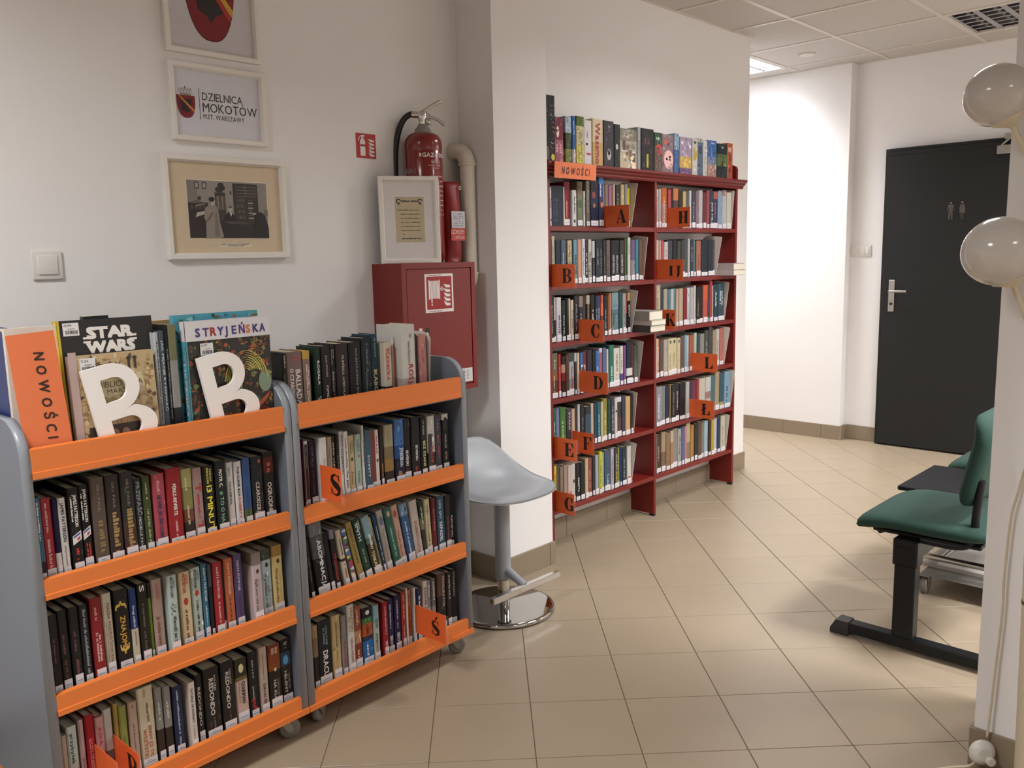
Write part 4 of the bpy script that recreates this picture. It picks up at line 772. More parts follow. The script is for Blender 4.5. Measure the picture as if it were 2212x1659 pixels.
# ------------------------------------------------------------------ structure
WALL = mat('white_wall_paint', 'eae7e5', .75, noise=.015, scale=2, bump=.12, bscale=180)
TILE = mat('beige_floor_tile', '9d8d77', .38, noise=.05, scale=5, bump=.05, bscale=60)
GROUT = mat('brown_grout', '75675a', .9, noise=.15, scale=30)
SKIRT = mat('brown_skirting_tile', '8b7c68', .45, noise=.06, scale=8)
SKG = mat('skirting_grout', 'b8ad9c', .9)
CPAN = mat('ceiling_panel', 'c2bdb8', .9, noise=.03, scale=40, bump=.3, bscale=120)
RAIL = mat('ceiling_rail', 'cfc9c2', .5, noise=.02)
def struct(o, label, cat): return tag(o, label, cat, kind='structure')
H = 2.8; YW = 2.66
def wallbox(name, a, b, label): return struct(MB().box(a, b).build(name, WALL), label, 'wall')
wallbox('wall_left', (-2.5, YW, -.01), (2.485, YW+.12, H), 'white painted wall behind the carts and picture frames')
wallbox('wall_pier', (2.485, 2.455, -.01), (2.805, YW+.12, H), 'white wall pier between the red cabinet and the bookcase')
wallbox('wall_back', (2.805, YW, -.01), (4.93, YW+.12, H), 'white painted wall behind the red bookcase')
wallbox('wall_corridor', (4.81, YW+.12, -.01), (4.93, 5.2, H), 'side wall of the passage past the red bookcase')
wallbox('wall_far', (6.10, 2.515, -.01), (6.32, 5.2, H), 'brightly lit white wall at the end of the passage')
wallbox('wall_door', (6.20, -3.1, -.01), (6.32, 2.515, H), 'white wall around the dark toilet door')
wallbox('wall_end', (4.93, 5.08, -.01), (6.10, 5.2, H), 'wall closing the passage, out of sight')
wallbox('wall_rear', (-2.62, -3.1, -.01), (-2.5, YW+.12, H), 'wall behind the camera')
wallbox('wall_near', (-2.5, -3.22, -.01), (6.32, -3.1, H), 'wall on the camera side of the room')
wallbox('wall_right', (2.39, -.35, -.01), (2.78, .588, H), 'white pillar at the right edge behind the globe lamp')

# floor
floor = struct(MB().box((-2.5, -3.1, -.06), (6.3, 5.1, -.0025)).build('floor', GROUT), 'beige tiled floor laid diagonally', 'floor')
TH = math.radians(44.387); EX = Vector((math.cos(TH), -math.sin(TH), 0)); EY = Vector((math.sin(TH), math.cos(TH), 0)); OT = Vector((2.460, 1.922, 0)); S = .3
def clip(poly, f):
    out = []
    for i in range(len(poly)):
        a, b = poly[i], poly[(i+1) % len(poly)]; fa, fb = f(a), f(b)
        if fa >= 0: out.append(a)
        if fa*fb < 0: t = fa/(fa-fb); out.append((a[0]+(b[0]-a[0])*t, a[1]+(b[1]-a[1])*t))
    return out
def project(p):
    q = [sum(RW[i][k]*(p[k]-CAM[k]) for k in range(3)) for i in range(3)]
    return (1106+1833.87*q[0]/q[2], 829.5+1833.87*q[1]/q[2]) if q[2] > .1 else (-9999, -9999)
def tile_mb(poly, z0, z1, bev, mb=None):
    mb = mb or MB(); n = len(poly); cx = sum(p[0] for p in poly)/n; cy = sum(p[1] for p in poly)/n
    ins = []
    for p in poly:
        l = math.hypot(p[0]-cx, p[1]-cy); k = 1-bev*1.4/max(l, .01); ins.append((cx+(p[0]-cx)*k, cy+(p[1]-cy)*k))
    vs = [(p[0], p[1], z0) for p in poly]+[(p[0], p[1], z1-bev) for p in poly]+[(p[0], p[1], z1) for p in ins]
    fs = [tuple(range(2*n, 3*n))]
    for i in range(n):
        j = (i+1) % n; fs += [(i, j, n+j, n+i), (n+i, n+j, 2*n+j, 2*n+i)]
    return mb.add(vs, fs)
g = .0014
full = [(-.15+g, -.15+g), (.15-g, -.15+g), (.15-g, .15-g), (-.15+g, .15-g)]
full_me = tile_mb(full, -.006, 0, .0008).mesh('tile', TILE)
MT0 = Matrix(((EX.x, EY.x, 0, 0), (EX.y, EY.y, 0, 0), (0, 0, 1, 0), (0, 0, 0, 1)))
rest = MB()
for i in range(-26, 26):
    for j in range(-26, 26):
        c = OT+EX*(S*(i+.5))+EY*(S*(j+.5))
        if not (-2.7 < c.x < 6.4 and -3.3 < c.y < 5.2): continue
        P4 = [(c.x+EX.x*a+EY.x*b, c.y+EX.y*a+EY.y*b) for a, b in full]
        Q = clip(P4, lambda p: p[0]+2.5); Q = clip(Q, lambda p: 6.19-p[0]) if Q else Q; Q = clip(Q, lambda p: p[1]+3.1) if Q else Q
        if Q and max(p[0] for p in Q) < 4.93: Q = clip(Q, lambda p: YW-.001-p[1])
        elif Q and c.y > YW+.2: Q = clip(Q, lambda p: p[0]-4.931); Q = clip(Q, lambda p: 6.09-p[0]) if Q else Q
        if not Q or len(Q) < 3: continue
        px = project(c); vis = -60 < px[0] < 2270 and 800 < px[1] < 1750 and c.y < 3.6 and not (c.x < 2.2 and c.y > 2.35)
        same = len(Q) == 4 and all(abs(a[0]-b[0])+abs(a[1]-b[1]) < 1e-6 for a, b in zip(P4, Q))
        if vis and same: link('tile', full_me, floor, T(c.x, c.y, 0) @ MT0)
        elif vis: tile_mb(Q, -.006, 0, .0008).build('tile', TILE, floor)
        else: tile_mb(Q, -.006, 0, .0008, rest)
ro = rest.build('tile_field', TILE, floor); ro['kind'] = 'stuff'

# baseboards: a grout strip with skirting tiles
def baseboard(name, a, b, nrm, label, h=.105, L=.3):
    a = Vector((*a, 0)); b = Vector((*b, 0)); dv = (b-a); ln = dv.length; dv.normalize(); n = Vector((*nrm, 0))
    M = frame_m(a, dv, n)          # local x along, y out of the wall, z = x cross y
    up = 1 if dv.cross(n).z > 0 else -1
    o = MB().box((0, -.004, 0), (ln, .006, up*(h-.002))).build(name, SKG, None, M); struct(o, label, 'baseboard')
    k = 0; x = 0.0
    while x < ln-.004:
        e = min(x+L, ln)
        MB().rbox((x+.001, 0, min(0, up*h)), (e-.001, .010, max(0, up*h)), .0012).build('tile', SKIRT, o); x = e; k += 1
baseboard('baseboard_left', (-2.5, YW), (2.475, YW), (0, -1), 'brown tile skirting along the wall behind the carts')
baseboard('baseboard_pier_side', (2.485, YW-.011), (2.485, 2.455), (-1, 0), 'brown tile skirting on the shaded side of the pier')
baseboard('baseboard_pier', (2.475, 2.455), (2.815, 2.455), (0, -1), 'brown tile skirting at the foot of the white pier')
baseboard('baseboard_back', (2.806, YW), (4.94, YW), (0, -1), 'brown tile skirting under the red bookcase', L=.33)
baseboard('baseboard_far', (6.10, 5.05), (6.10, 2.505), (-1, 0), 'brown tile skirting of the bright far wall')
baseboard('baseboard_jog', (6.10, 2.515), (6.189, 2.515), (0, -1), 'short brown skirting at the wall corner', L=.2)
baseboard('baseboard_door', (6.20, 2.504), (6.20, 2.262), (-1, 0), 'brown tile skirting beside the dark door')
baseboard('baseboard_right', (2.39, .598), (2.39, -.34), (-1, 0), 'brown tile skirting of the right pillar under the foot switch')
baseboard('baseboard_right_side', (2.392, .588), (2.78, .588), (0, 1), 'brown tile skirting on the far side of the right pillar')

# ceiling
ceil = struct(MB().box((-2.5, -3.1, CEIL+.075), (6.3, 5.1, CEIL+.12)).build('ceiling', CPAN), 'suspended ceiling of square panels', 'ceiling')
rest = MB(); railm = MB()
lampcells = [(round(x, 3), round(y, 3)) for x, y, *_ in LIT]+UNLIT
def in_room(x0, x1, y0, y1): return y0 < YW or x1 > 4.93
for i in range(-13, 3):
    for j in range(-9, 7):
        cx, cy = 4.995+.6*i, 1.993+.6*j
        if any(abs(cx-a)+abs(cy-b) < .1 for a, b in lampcells): continue
        x0, x1, y0, y1 = max(cx-.29, -2.49), min(cx+.29, 6.195), max(cy-.29, -3.09), min(cy+.29, 5.07)
        if x1-x0 < .02 or y1-y0 < .02: continue
        if y1 > YW and x0 < 4.93:
            if cy < YW and x1 < 4.93: y1 = YW-.001
            elif cy > YW and x1 < 4.93: continue
            elif cy > YW: x0 = 4.932
        pts = [(x0, y0), (x1, y0), (x1, y1), (x0, y1)]
        px = project((cx, cy, CEIL)); vis = 900 < px[0] < 2500 and -260 < px[1] < 400
        mb = MB() if vis else rest
        mb.box((x0, y0, CEIL+.002), (x1, y1, CEIL+.014))
        if vis: mb.build('ceiling_panel', CPAN, ceil)
rest.build('panel_field', CPAN, ceil)['kind'] = 'stuff'
for i in range(-13, 3):
    x = 4.695+.6*i
    y1 = 5.07 if x > 4.94 else YW-.001
    if -2.5 < x < 6.15: MB().box((x-.012, -3.09, CEIL-.003), (x+.012, y1, CEIL+.02)).build('grid_rail', RAIL, ceil)
for j in range(-9, 7):
    y = 1.693+.6*j
    if -3.1 < y < 5: MB().box((-2.49 if y < YW else 4.932, y-.012, CEIL-.0025), (6.195 if y < 2.515 else 6.098, y+.012, CEIL+.02)).build('grid_rail', RAIL, ceil)
# edge angle trims
for a, b in (((4.932, YW), (4.952, 5.07)), ((6.08, 2.5), (6.099, 5.07)), ((6.18, -3.0), (6.199, 2.514)), ((2.806, YW-.02), (4.932, YW-.001))):
    MB().box((a[0], a[1], CEIL-.002), (b[0], b[1], CEIL+.012)).build('edge_trim', RAIL, ceil)
# small round cover plate in the ceiling
tag(MB().lathe([(.045, CEIL-.006), (.055, CEIL-.003), (.055, CEIL+.001)], 20).build('ceiling_cover_plate', RAIL, None, T(5.62, 2.62, 0)), 'small round white cover plate on the ceiling panel', 'cover plate')

# ceiling lights
ALU = mat('bright_louvre_aluminium', 'b4b4b8', .24, 1, noise=.02)
TUBE_ON = mat('lit_tube', 'ffffff', .4, emit=14)
TUBE_OFF = mat('unlit_tube', 'e6e4e0', .3)
def troffer(x, y, watts, label, seen):
    t = thing('ceiling_light', label, 'ceiling light', T(x, y, CEIL), 'ceiling lights')
    f = MB()
    for a, b in (((-.298, -.298), (.298, -.275)), ((-.298, .275), (.298, .298)), ((-.298, -.275), (-.275, .275)), ((.275, -.275), (.298, .275))):
        f.box((a[0], a[1], -.004), (b[0], b[1], .008))
    f.build('frame', RAIL, t)
    MB().box((-.29, -.29, .062), (.29, .29, .07)).box((-.29, -.29, .008), (-.285, .29, .062)).box((.285, -.29, .008), (.29, .29, .062)).box((-.285, -.29, .008), (.285, -.285, .062)).box((-.285, .285, .008), (.285, .29, .062)).build('housing', ALU, t)
    for k in range(4):
        MB().tube([(-.27, -.206+.1375*k, .048), (.27, -.206+.1375*k, .048)], .008, 10).build('tube', TUBE_ON if watts else TUBE_OFF, t)
    # parabolic louvre: V-shaped lengthwise blades and thin cross blades
    for k in range(5):
        yy = -.275+.1375*k
        MB().prism([(yy-.016, .0), (yy+.016, .0), (yy+.003, .036), (yy-.003, .036)], -.275, .275, 'x').build('louvre_blade', ALU, t)
    for k in range(1, 6):
        xx = -.275+.55*k/6
        MB().prism([(xx-.010, .002), (xx+.010, .002), (xx+.002, .034), (xx-.002, .034)], -.275, .275, 'y').build('cross_blade', ALU, t)
    if watts:
        ld = bpy.data.lights.new('lamp', 'AREA'); ld.shape = 'SQUARE'; ld.size = .53; ld.energy = watts; ld.color = LAMP_COL
        ld.spread = math.radians(128 if seen else 150)
        lo = bpy.data.objects.new('lamp', ld); COL.objects.link(lo); lo.parent = t; lo.location = (0, 0, .040 if seen else -.006)
WHERE = {(3.795, 1.393): 'between bench and red bookcase', (3.195, -.407): 'just right of the globe lamp', (-.405, 1.393): 'above the left end of the carts', (.795, -1.607): 'behind the camera to its right', (3.195, -1.607): 'far right of the pillar', (5.595, -.407): 'right of the dark door', (5.595, 3.193): ''}
for (x, y, w) in LIT:
    seen = abs(x-5.595) < .01 and y > 3
    troffer(x, y, w, 'lit square louvred ceiling light over the passage beyond the bookcase' if seen else 'lit square louvred ceiling light out of frame, '+WHERE[(x, y)], seen)
for (x, y) in UNLIT: troffer(x, y, 0, 'switched-off louvred ceiling light above the dark door', True)

# ------------------------------------------------------------------ dark door
DK = mat('dark_door_laminate', '202120', .5, spec=.3, noise=.04, scale=20)
STEEL = mat('brushed_steel', 'b5b2ab', .3, 1, noise=.05, scale=50)
DX = 6.125
door = thing('door_1', 'dark grey toilet door with two small figures and a steel handle', 'door'); door['kind'] = 'structure'
MB().rbox((DX, 1.36, .012), (DX+.04, 2.252, 2.045), .002).build('door_leaf', DK, door)
MB().box((DX+.012, 2.253, 0), (6.199, 2.272, 2.065)).box((DX+.012, 1.34, 0), (6.199, 1.359, 2.065)).box((DX+.012, 1.359, 2.047), (6.199, 2.253, 2.066)).build('door_frame', DK, door)
MB().box((DX-.004, 1.345, 2.02), (DX+.001, 2.25, 2.043)).build('top_seal', DK, door)
hp = MB().rbox((DX-.008, 2.172, .955), (DX, 2.212, 1.175), .003).build('handle_plate', STEEL, door)
MB().tube(interp_path([(DX-.006, 2.19, 1.098), (DX-.045, 2.19, 1.098), (DX-.052, 2.18, 1.098), (DX-.052, 2.075, 1.098)], 3), .009, 10).build('lever', STEEL, hp)
MB().lathe([(.009, 0), (.009, .006)], 14).build('lock_cylinder', DK, hp, T(DX-.009, 2.19, 1.01) @ RY(-math.pi/2))
def figure(y, dress):
    b = MB(); b.lathe([(.0001, .009), (.006, .007), (.009, 0), (.006, -.007), (.0001, -.009)], 12, M=T(DX-.003, y, 1.678), cap=False)
    P = [(-.016, .055), (.016, .055), (.022, .02), (.017, .018), (.012, .042), (.012, -.03 if dress else 0)]
    if dress: P = [(-.012, .058), (.012, .058), (.02, .022), (.015, .02), (.010, .04), (.02, .0), (.008, .0), (.008, -.04), (.002, -.04), (.002, 0), (-.002, 0), (-.002, -.04), (-.008, -.04), (-.008, 0), (-.02, 0), (-.010, .04), (-.015, .02), (-.02, .022)]
    else: P = [(-.016, .058), (.016, .058), (.024, .018), (.019, .016), (.012, .044), (.014, -.04), (.004, -.04), (0, .005), (-.004, -.04), (-.014, -.04), (-.012, .044), (-.019, .016), (-.024, .018)]
    b.prism([(y+p[0], 1.61+p[1]) for p in P], DX-.004, DX, 'x'); b.build('pictogram', mat('dark_steel', '75736e', .35, 1), door)
figure(1.835, False); figure(1.765, True)
cl = MB().rbox((DX-.05, 1.37, 1.962), (DX, 1.572, 2.015), .003).build('door_closer', STEEL, door)
MB().rbox((DX-.035, 1.37, 2.05), (6.20, 1.535, 2.085), .004).tube([(DX-.02, 1.55, 2.016), (DX-.03, 1.50, 2.06), (DX-.02, 1.42, 2.09)], .008, 8).build('closer_arm', STEEL, cl)
# light switches
PLA = mat('white_plastic', 'dedad4', .3, noise=.01)
def switch(name, label, M, n):
    t = thing(name, label, 'light switch', M)
    w = .082 if n == 1 else .158
    MB().rbox((0, 0, 0), (w, .082, .009), .003, seg=2).build('plate', PLA, t)
    for k in range(n):
        x = .041+.076*k
        if n == 2 and k == 1:
            for q in (-1, 1): MB().rbox((x+(-.027 if q < 0 else .001), .014, .007), (x+(-.001 if q < 0 else .027), .068, .013), .002, seg=2).build('rocker', PLA, t)
        else: MB().rbox((x-.027, .014, .007), (x+.027, .068, .013), .002, seg=2).build('rocker', PLA, t)
switch('light_switch', 'white single light switch on the wall left of the pictures', frame_m((.817, YW, 1.354), (1, 0, 0), (0, 0, 1)), 1)
switch('light_switch', 'white double light switch beside the dark door', frame_m((6.20, 2.528, 1.338), (0, -1, 0), (0, 0, 1)), 2)
# ------------------------------------------------------------------ books
def book_parts(w, h, d, col, texts, sticker, seed, art=0):
    """list of (part name, MB, material); local x along the shelf, y into it, z up; the spine is at y = 0"""
    c = min(.003, w*.25); t = min(.0016, w*.2)
    prof = [(0, d), (0, c), (c, 0), (w-c, 0), (w, c), (w, d), (w-t, d), (w-t, t*1.5), (t, t*1.5), (t, d)]
    bands = [(1, col)] if isinstance(col, str) else col
    n = len(prof); cov = MB(); z1 = h
    zs = [h]+[h*(1-tt) for tt, _ in bands]; zs[-1] = 0
    vs = [(p[0], p[1], z) for z in zs for p in prof]; fs = []; cs = []
    for k, (_, cc) in enumerate(bands):
        for i in range(n):
            j = (i+1) % n; fs.append((k*n+i, k*n+j, (k+1)*n+j, (k+1)*n+i)); cs.append(lin(cc, BG))
    fs.append(tuple(range(n))); cs.append(lin(bands[0][1], BG)); fs.append(tuple(range(len(vs)-n, len(vs)))[::-1]); cs.append(lin(bands[-1][1], BG))
    cov.add(vs, fs, cs)
    out = [('cover', cov, COVER, None)]
    ins = .003
    out.append(('page_block', MB().box((t, t*1.5, .002), (w-t, d-.002, h-ins)), PAGES, None))
    SP = frame_m((0, -.0004, 0), (1, 0, 0), (0, 0, 1))
    D = Dec(); used = False
    if art:      # mottled cover picture: small patches in shades of each band
        rn = random.Random(seed*13+int(w*9999)); used = True; za = h
        for tt, cc in bands:
            zb_ = h*(1-tt); base = lin(cc, BG)
            for q in range(art):
                cx, cz = rn.uniform(.12*w, .88*w), rn.uniform(zb_+.006, za-.006) if za-zb_ > .014 else (za+zb_)/2; rx, rz = rn.uniform(.05, .16)*w, min(rn.uniform(.004, .016), (za-zb_)*.3); k = rn.choice([.45, .6, .75, 1.25, 1.5, 1.9]); tl = [rn.uniform(.85, 1.15) for _ in range(3)]; a0 = rn.uniform(0, 6)
                pts = [(min(max(cx+rx*rn.uniform(.5, 1)*math.cos(a0+i*1.05), .001), w-.001), min(max(cz+rz*rn.uniform(.5, 1)*math.sin(a0+i*1.05), .001), h-.001), .00004*(q+1)) for i in range(6)]
                D.b.add(pts, [tuple(range(6))], tuple(min(base[i]*k*tl[i], .9) for i in range(3))+(1,))
            za = zb_
    for q, tx in enumerate(texts):
        s, cc = tx[0], tx[1]; t0, t1, x0, x1 = [float(v) for v in tx[2:]]
        X0, X1, Z0, Z1 = w*x0, w*x1, h*(1-t1), h*(1-t0); used = True
        if s.startswith('~'): D.scrawl(X0, Z0, X1, Z1, cc, 1, True, seed+q, 2 if s.startswith('~~') else 1)
        elif s == '^dot': D.ell((X0+X1)/2, (Z0+Z1)/2, (X1-X0)/2, (Z1-Z0)/2, cc, 1, 14)
        elif s in ('^bar', '^pagesR'): D.rect(X0, Z0, X1, Z1, cc, 1)
        elif s == '^NYPD':
            D.poly([(X0, Z0), (X1, Z0+(Z1-Z0)*.35), (X1, Z1), (X0, Z1-(Z1-Z0)*.35)], 'd8d4d4', 1)
            D.poly([(X0+.002, Z1-(Z1-Z0)*.5), (X1-.002, Z1-(Z1-Z0)*.25), (X1-.002, Z1-.004), (X0+.002, Z1-(Z1-Z0)*.38)], '34508c', 2)
            D.poly([((X0+X1)/2, Z0+.009), (X1-.003, Z0+.014), (X1-.003, Z0+.02), ((X0+X1)/2, Z0+.015)], 'b83434', 2)
        elif s == '^swirl':
            for k in range(4):
                A = arc((X0+X1)/2+(k % 2-.5)*.004, Z0+(Z1-Z0)*(k+.5)/4, (X1-X0)*.4, (Z1-Z0)*.18, 40*k, 40*k+240, 8)
                D.strip(A, [(a+.0012, b+.0012) for a, b in A], cc, 1)
        elif s == '^spires':
            for k in range(5):
                a = X0+(X1-X0)*(k+.5)/5; D.poly([(a-.003, Z0), (a+.003, Z0), (a, Z0+(Z1-Z0)*(.9 if k % 2 else .55))], cc, 1)
        elif s == '^tri':
            rn = random.Random(3); pal = ['b03830', '3c6ca0', 'd8b848', '3c7a58', '7a4c84', 'd8d0c0', '2c2c34']
            for k in range(16):
                a = Z0+(Z1-Z0)*k/16; D.poly([(X0, a), (X1, a+(Z1-Z0)/32), (X0, a+(Z1-Z0)/16)], rn.choice(pal), 1); D.poly([(X1, a+(Z1-Z0)/32), (X1, a+(Z1-Z0)*3/32), (X0, a+(Z1-Z0)/16)], rn.choice(pal), 1)
        elif s == '^scrib':
            pal = ['d8c83c', 'c04858', '5c9a4c', 'dcdcdc', '9a5c8c', 'd88c3c']
            for k in range(12):
                a = Z0+(Z1-Z0)*k/12; A = arc((X0+X1)/2, a+.008, (X1-X0)*.38, .006, 30+k*50, 200+k*50, 6); D.strip(A, [(p[0]+.002, p[1]+.0015) for p in A], pal[k % 6], 1)
            D.ell((X0+X1)/2, Z0+.004, .012, .014, 'd8c040', 2, 14)
        else: D.text(s, X0, Z0, X1, Z1, cc, 2, True, bold=.022)
    if used: out.append(('spine_print', D.b, INK, SP))
    if sticker:
        sh = .024+.004*((seed*7) % 3)
        D2 = Dec().rect(c*.6, .004, w-c*.6, sh, 'd9d5d8', 3)
        D2.rect(w*.2, sh*.5, w*.8, sh*.5+.0012, '6a6a72', 4)
        if seed % 3 == 0: D2.rect(w*.3, sh*.72, w*.6, sh*.72+.0012, '8a8a92', 4)
        out.append(('spine_label', D2.b, STICK2, SP))
    return out
BG = .82
STICK2 = mat('spine_sticker_print', 'ffffff', .3, attr=True, noise=.02)
def put_book(parts, M, label, group):
    t = thing('book', label, 'book', M, group)
    for nm, mb, m, L in parts: mb.build(nm, m, t, L)
    return t
UA = math.radians(2.25)
CO = Vector((1.254, 2.053, 0)); CU = Vector((math.cos(UA), math.sin(UA), 0))
CARTM = {'R': Matrix.Translation(CO) @ RZ(UA), 'L': Matrix.Translation(CO-CU*.695) @ RZ(UA)}
FLOORZ = {1: .937, 2: .676, 3: .401, 4: .122}
CASEZ = {'T': 1.799, 'A': 1.522, 'H': 1.522, 'B': 1.26, 'I': 1.26, 'C': 1.0, 'K': 1.0, 'D': .741, 'L': .741, 'E': .479, 'Q': .479, 'G': .221, 'P': .221}
PHR = {'L2': 'second tier of left cart', 'L3': 'third tier of left cart', 'L4': 'bottom tier of left cart', 'R1': 'top tier of right cart', 'R2': 'second tier of right cart', 'R3': 'third tier of right cart', 'R4': 'bottom tier of right cart',
       'T': 'top of red bookcase', 'A': 'shelf A of red bookcase', 'B': 'shelf B of red bookcase', 'C': 'shelf C of red bookcase', 'D': 'shelf D of red bookcase', 'E': 'shelf E-F of red bookcase', 'G': 'shelf G of red bookcase'}
def blabel(b, k, n, key):
    col = b[5] if isinstance(b[5], str) else max(((tt-([0]+[q[0] for q in b[5]])[i], c) for i, (tt, c) in enumerate(b[5])))[1]
    tcol = ''
    for tx in b[6]:
        if tx[0][:1] != '^' and tx[1]:
            a = cname(tx[1]); tcol = ' with '+a+' lettering' if a != cname(col) else ' with faint lettering'; break
    sz = ' thin' if b[1]-b[0] < .016 else ' thick' if b[1]-b[0] > .04 else ''
    pos = 'leftmost' if k == 0 else 'rightmost' if k == n-1 else ORD[k+1]+' from left'
    return (cname(col)+sz+' book'+tcol+', '+pos+', '+PHR[key]).strip()
stuff_mb = {'cover': MB(), 'print': MB(), 'pages': MB()}
for key, rows in BOOKS.items():
    n = len(rows)
    for k, b in enumerate(rows):
        u0, u1, h, lean, v, col, tx = b
        sd = k+ord(key[0])*3
        if key[0] in 'LR' and len(key) == 2:
            if key == 'R1': u0 = max(u0, .026 if k == 0 else .0262)
            u1 = min(u1, .671); zf = FLOORZ[int(key[1])]
            parts = book_parts(u1-u0-.0006, h, .135+.01*((k*5) % 3)-max(v-.03, -.02), col, tx, key != "R1", sd, 7 if u1-u0 > .024 and (k*5+len(tx)) % 3 == 0 else 0)
            M = CARTM[key[0]] @ T(u0, v+(0 if v not in (.03, .073) else .002*((k*3) % 4)), zf+.0005) @ RY(-lean)
            put_book(parts, M, blabel(b, k, n, key), 'books on the '+PHR[key])
        else:
            if key != 'T' and key in PHR: u0 = max(u0, 2.877)
            zf = CASEZ[key]; yy = v+.002*((k*3) % 4)
            parts = book_parts(u1-u0-.0008, h, (.128-max(0, v-.0 -2.514) if key != 'T' else .12), col, tx, key not in ('T',) and not (key == 'A' and k in (0, 1, 3, 5)), sd, 16 if key == 'T' and k not in (5, 6, 10) else 5 if (k*7+len(col)) % 3 == 0 and u1-u0 > .028 else 0)
            M = T(max(u0, 2.877) if key != 'T' else u0, yy, zf+.0005)
            if key in PHR: put_book(parts, M, blabel(b, k, n, key), 'books on the '+PHR[key])
            else:
                for nm, mb, m, L in parts:
                    tgt = {'cover': 'cover', 'page_block': 'pages'}.get(nm, 'print'); MM = M @ L if L is not None else M
                    o = stuff_mb[tgt]; off = len(o.v)
                    o.v += [tuple(MM @ Vector(p)) for p in mb.v]; o.f += [tuple(off+i for i in f) for f in mb.f]; o.c += mb.c; o.m += mb.m; o.s += mb.s
sb = tag(stuff_mb['cover'].build('book_rows', COVER), 'rows of mixed library books filling the right half of the red bookcase', 'books', kind='stuff')
stuff_mb['pages'].build('page_blocks', PAGES, sb)['kind'] = 'stuff'; stuff_mb['print'].build('spine_prints', INK, sb)['kind'] = 'stuff'

# ------------------------------------------------------------------ orange and grey book carts
GREY = mat('grey_cart_panel', '6d737d', .42, noise=.03, scale=30)
EDGE = mat('grey_cart_edge', '8d9299', .35, noise=.02)
ORAN = mat('orange_cart_shelf', 'e07a36', .45, noise=.02, scale=8)
RUB = mat('clear_caster_tyre', '77726a', .35, noise=.08)
ZINC = mat('zinc_plate', '9a978f', .4, .8, noise=.05)
DARKP = mat('dark_plastic', '2b2a29', .45)
TI = [(.925, .940, .992), (.645, .657, .692), (.364, .377, .414), (.080, .096, .134)]
def panel_mb(x0, x1):
    top = 1.056; rr = .085; d = .44
    P = [(.004, .097), (.004, top-rr)]+[(.004+rr-rr*math.cos(math.radians(a)), top-rr+rr*math.sin(math.radians(a))) for a in range(9, 91, 9)]
    P += [(d-rr+rr*math.sin(math.radians(a)), top-rr+rr*math.cos(math.radians(a))) for a in range(0, 91, 9)]+[(d, .097)]
    return MB().prism(P, x0, x1, 'x', mi=0, side_mi=1, smooth=True)
def cart(key, label):
    t = thing('book_cart', label, 'book cart', CARTM[key], 'book carts')
    W = .6925
    for x0 in (.0, W-.0225):
        panel_mb(x0, x0+.0225).build('side_panel', [GREY, EDGE], t)
    MB().box((.0225, .41, .10), (W-.0225, .425, 1.0)).build('back_panel', GREY, t)
    for k, (zb, zc, zt) in enumerate(TI):
        full = k == 3; fl = FLOORZ[k+1]
        sh = MB().box((.0228, .014, fl-.018), (W-.0228, .409, fl)).build('shelf', GREY, t)
        # folded front: sloping top edge, flat face, ridge and lower lip
        prof = [(.018, fl-.018), (.018, zt+.002), (.002, zt), (.002, zc+.001), (-.001, zc), (-.001, zb), (.018, zb)]
        if full:
            fr = MB().prism([(.018, zc), (.018, zt+.002), (.0035, zt), (.0035, zc)], .0228, W-.0228, 'x')
            fr.prism([(.4, zb), (.4, zc), (-.002, zc), (-.002, zb)], 0, W, 'x')
        else: fr = MB().prism([(.018, zb), (.018, zt+.002), (.004, zt), (.004, zc+.001), (.001, zc), (.001, zb)], .0228, W-.0228, 'x')
        fr.build('front_rail', ORAN, t)
    for cx, cy, ang in ((.055, .055, .5), (W-.055, .06, -.45), (.055, .36, 2.2), (W-.055, .36, 1.2)):
        M = T(cx, cy, 0) @ RZ(ang)
        MB().lathe([(.012, .066), (.012, .079)], 12).rbox((-.022, -.022, .075), (.022, .022, .080), .001).build('caster_mount', ZINC, t, M)
        fk = MB()
        for s in (-1, 1): fk.prism([(-.016, .07), (.016, .07), (.030, .036), (.026, .024), (.014, .024)], s*.017-.0012, s*.017+.0012, 'y')
        fk.box((-.016, -.017, .066), (.016, .017, .070)); fo = fk.build('caster_fork', ZINC, t, M)
        MB().lathe([(.010, -.010), (.026, -.011), (.030, -.007), (.031, 0), (.030, .007), (.026, .011), (.010, .010)], 24).build('caster_wheel', RUB, t, M @ T(.02, 0, .031) @ RX(math.pi/2))
        if key == 'R' and cx > .5 and cy < .1:
            MB().rbox((-.03, -.016, .058), (.062, .016, .066), .003).rbox((.03, -.014, .05), (.056, .014, .059), .003).build('brake_pedal', DARKP, t, T(cx, cy, 0) @ RZ(.1))
cart('L', 'orange and grey book cart with white letters on top, nearer the camera')
cart('R', 'orange and grey book cart beside the bar stool')

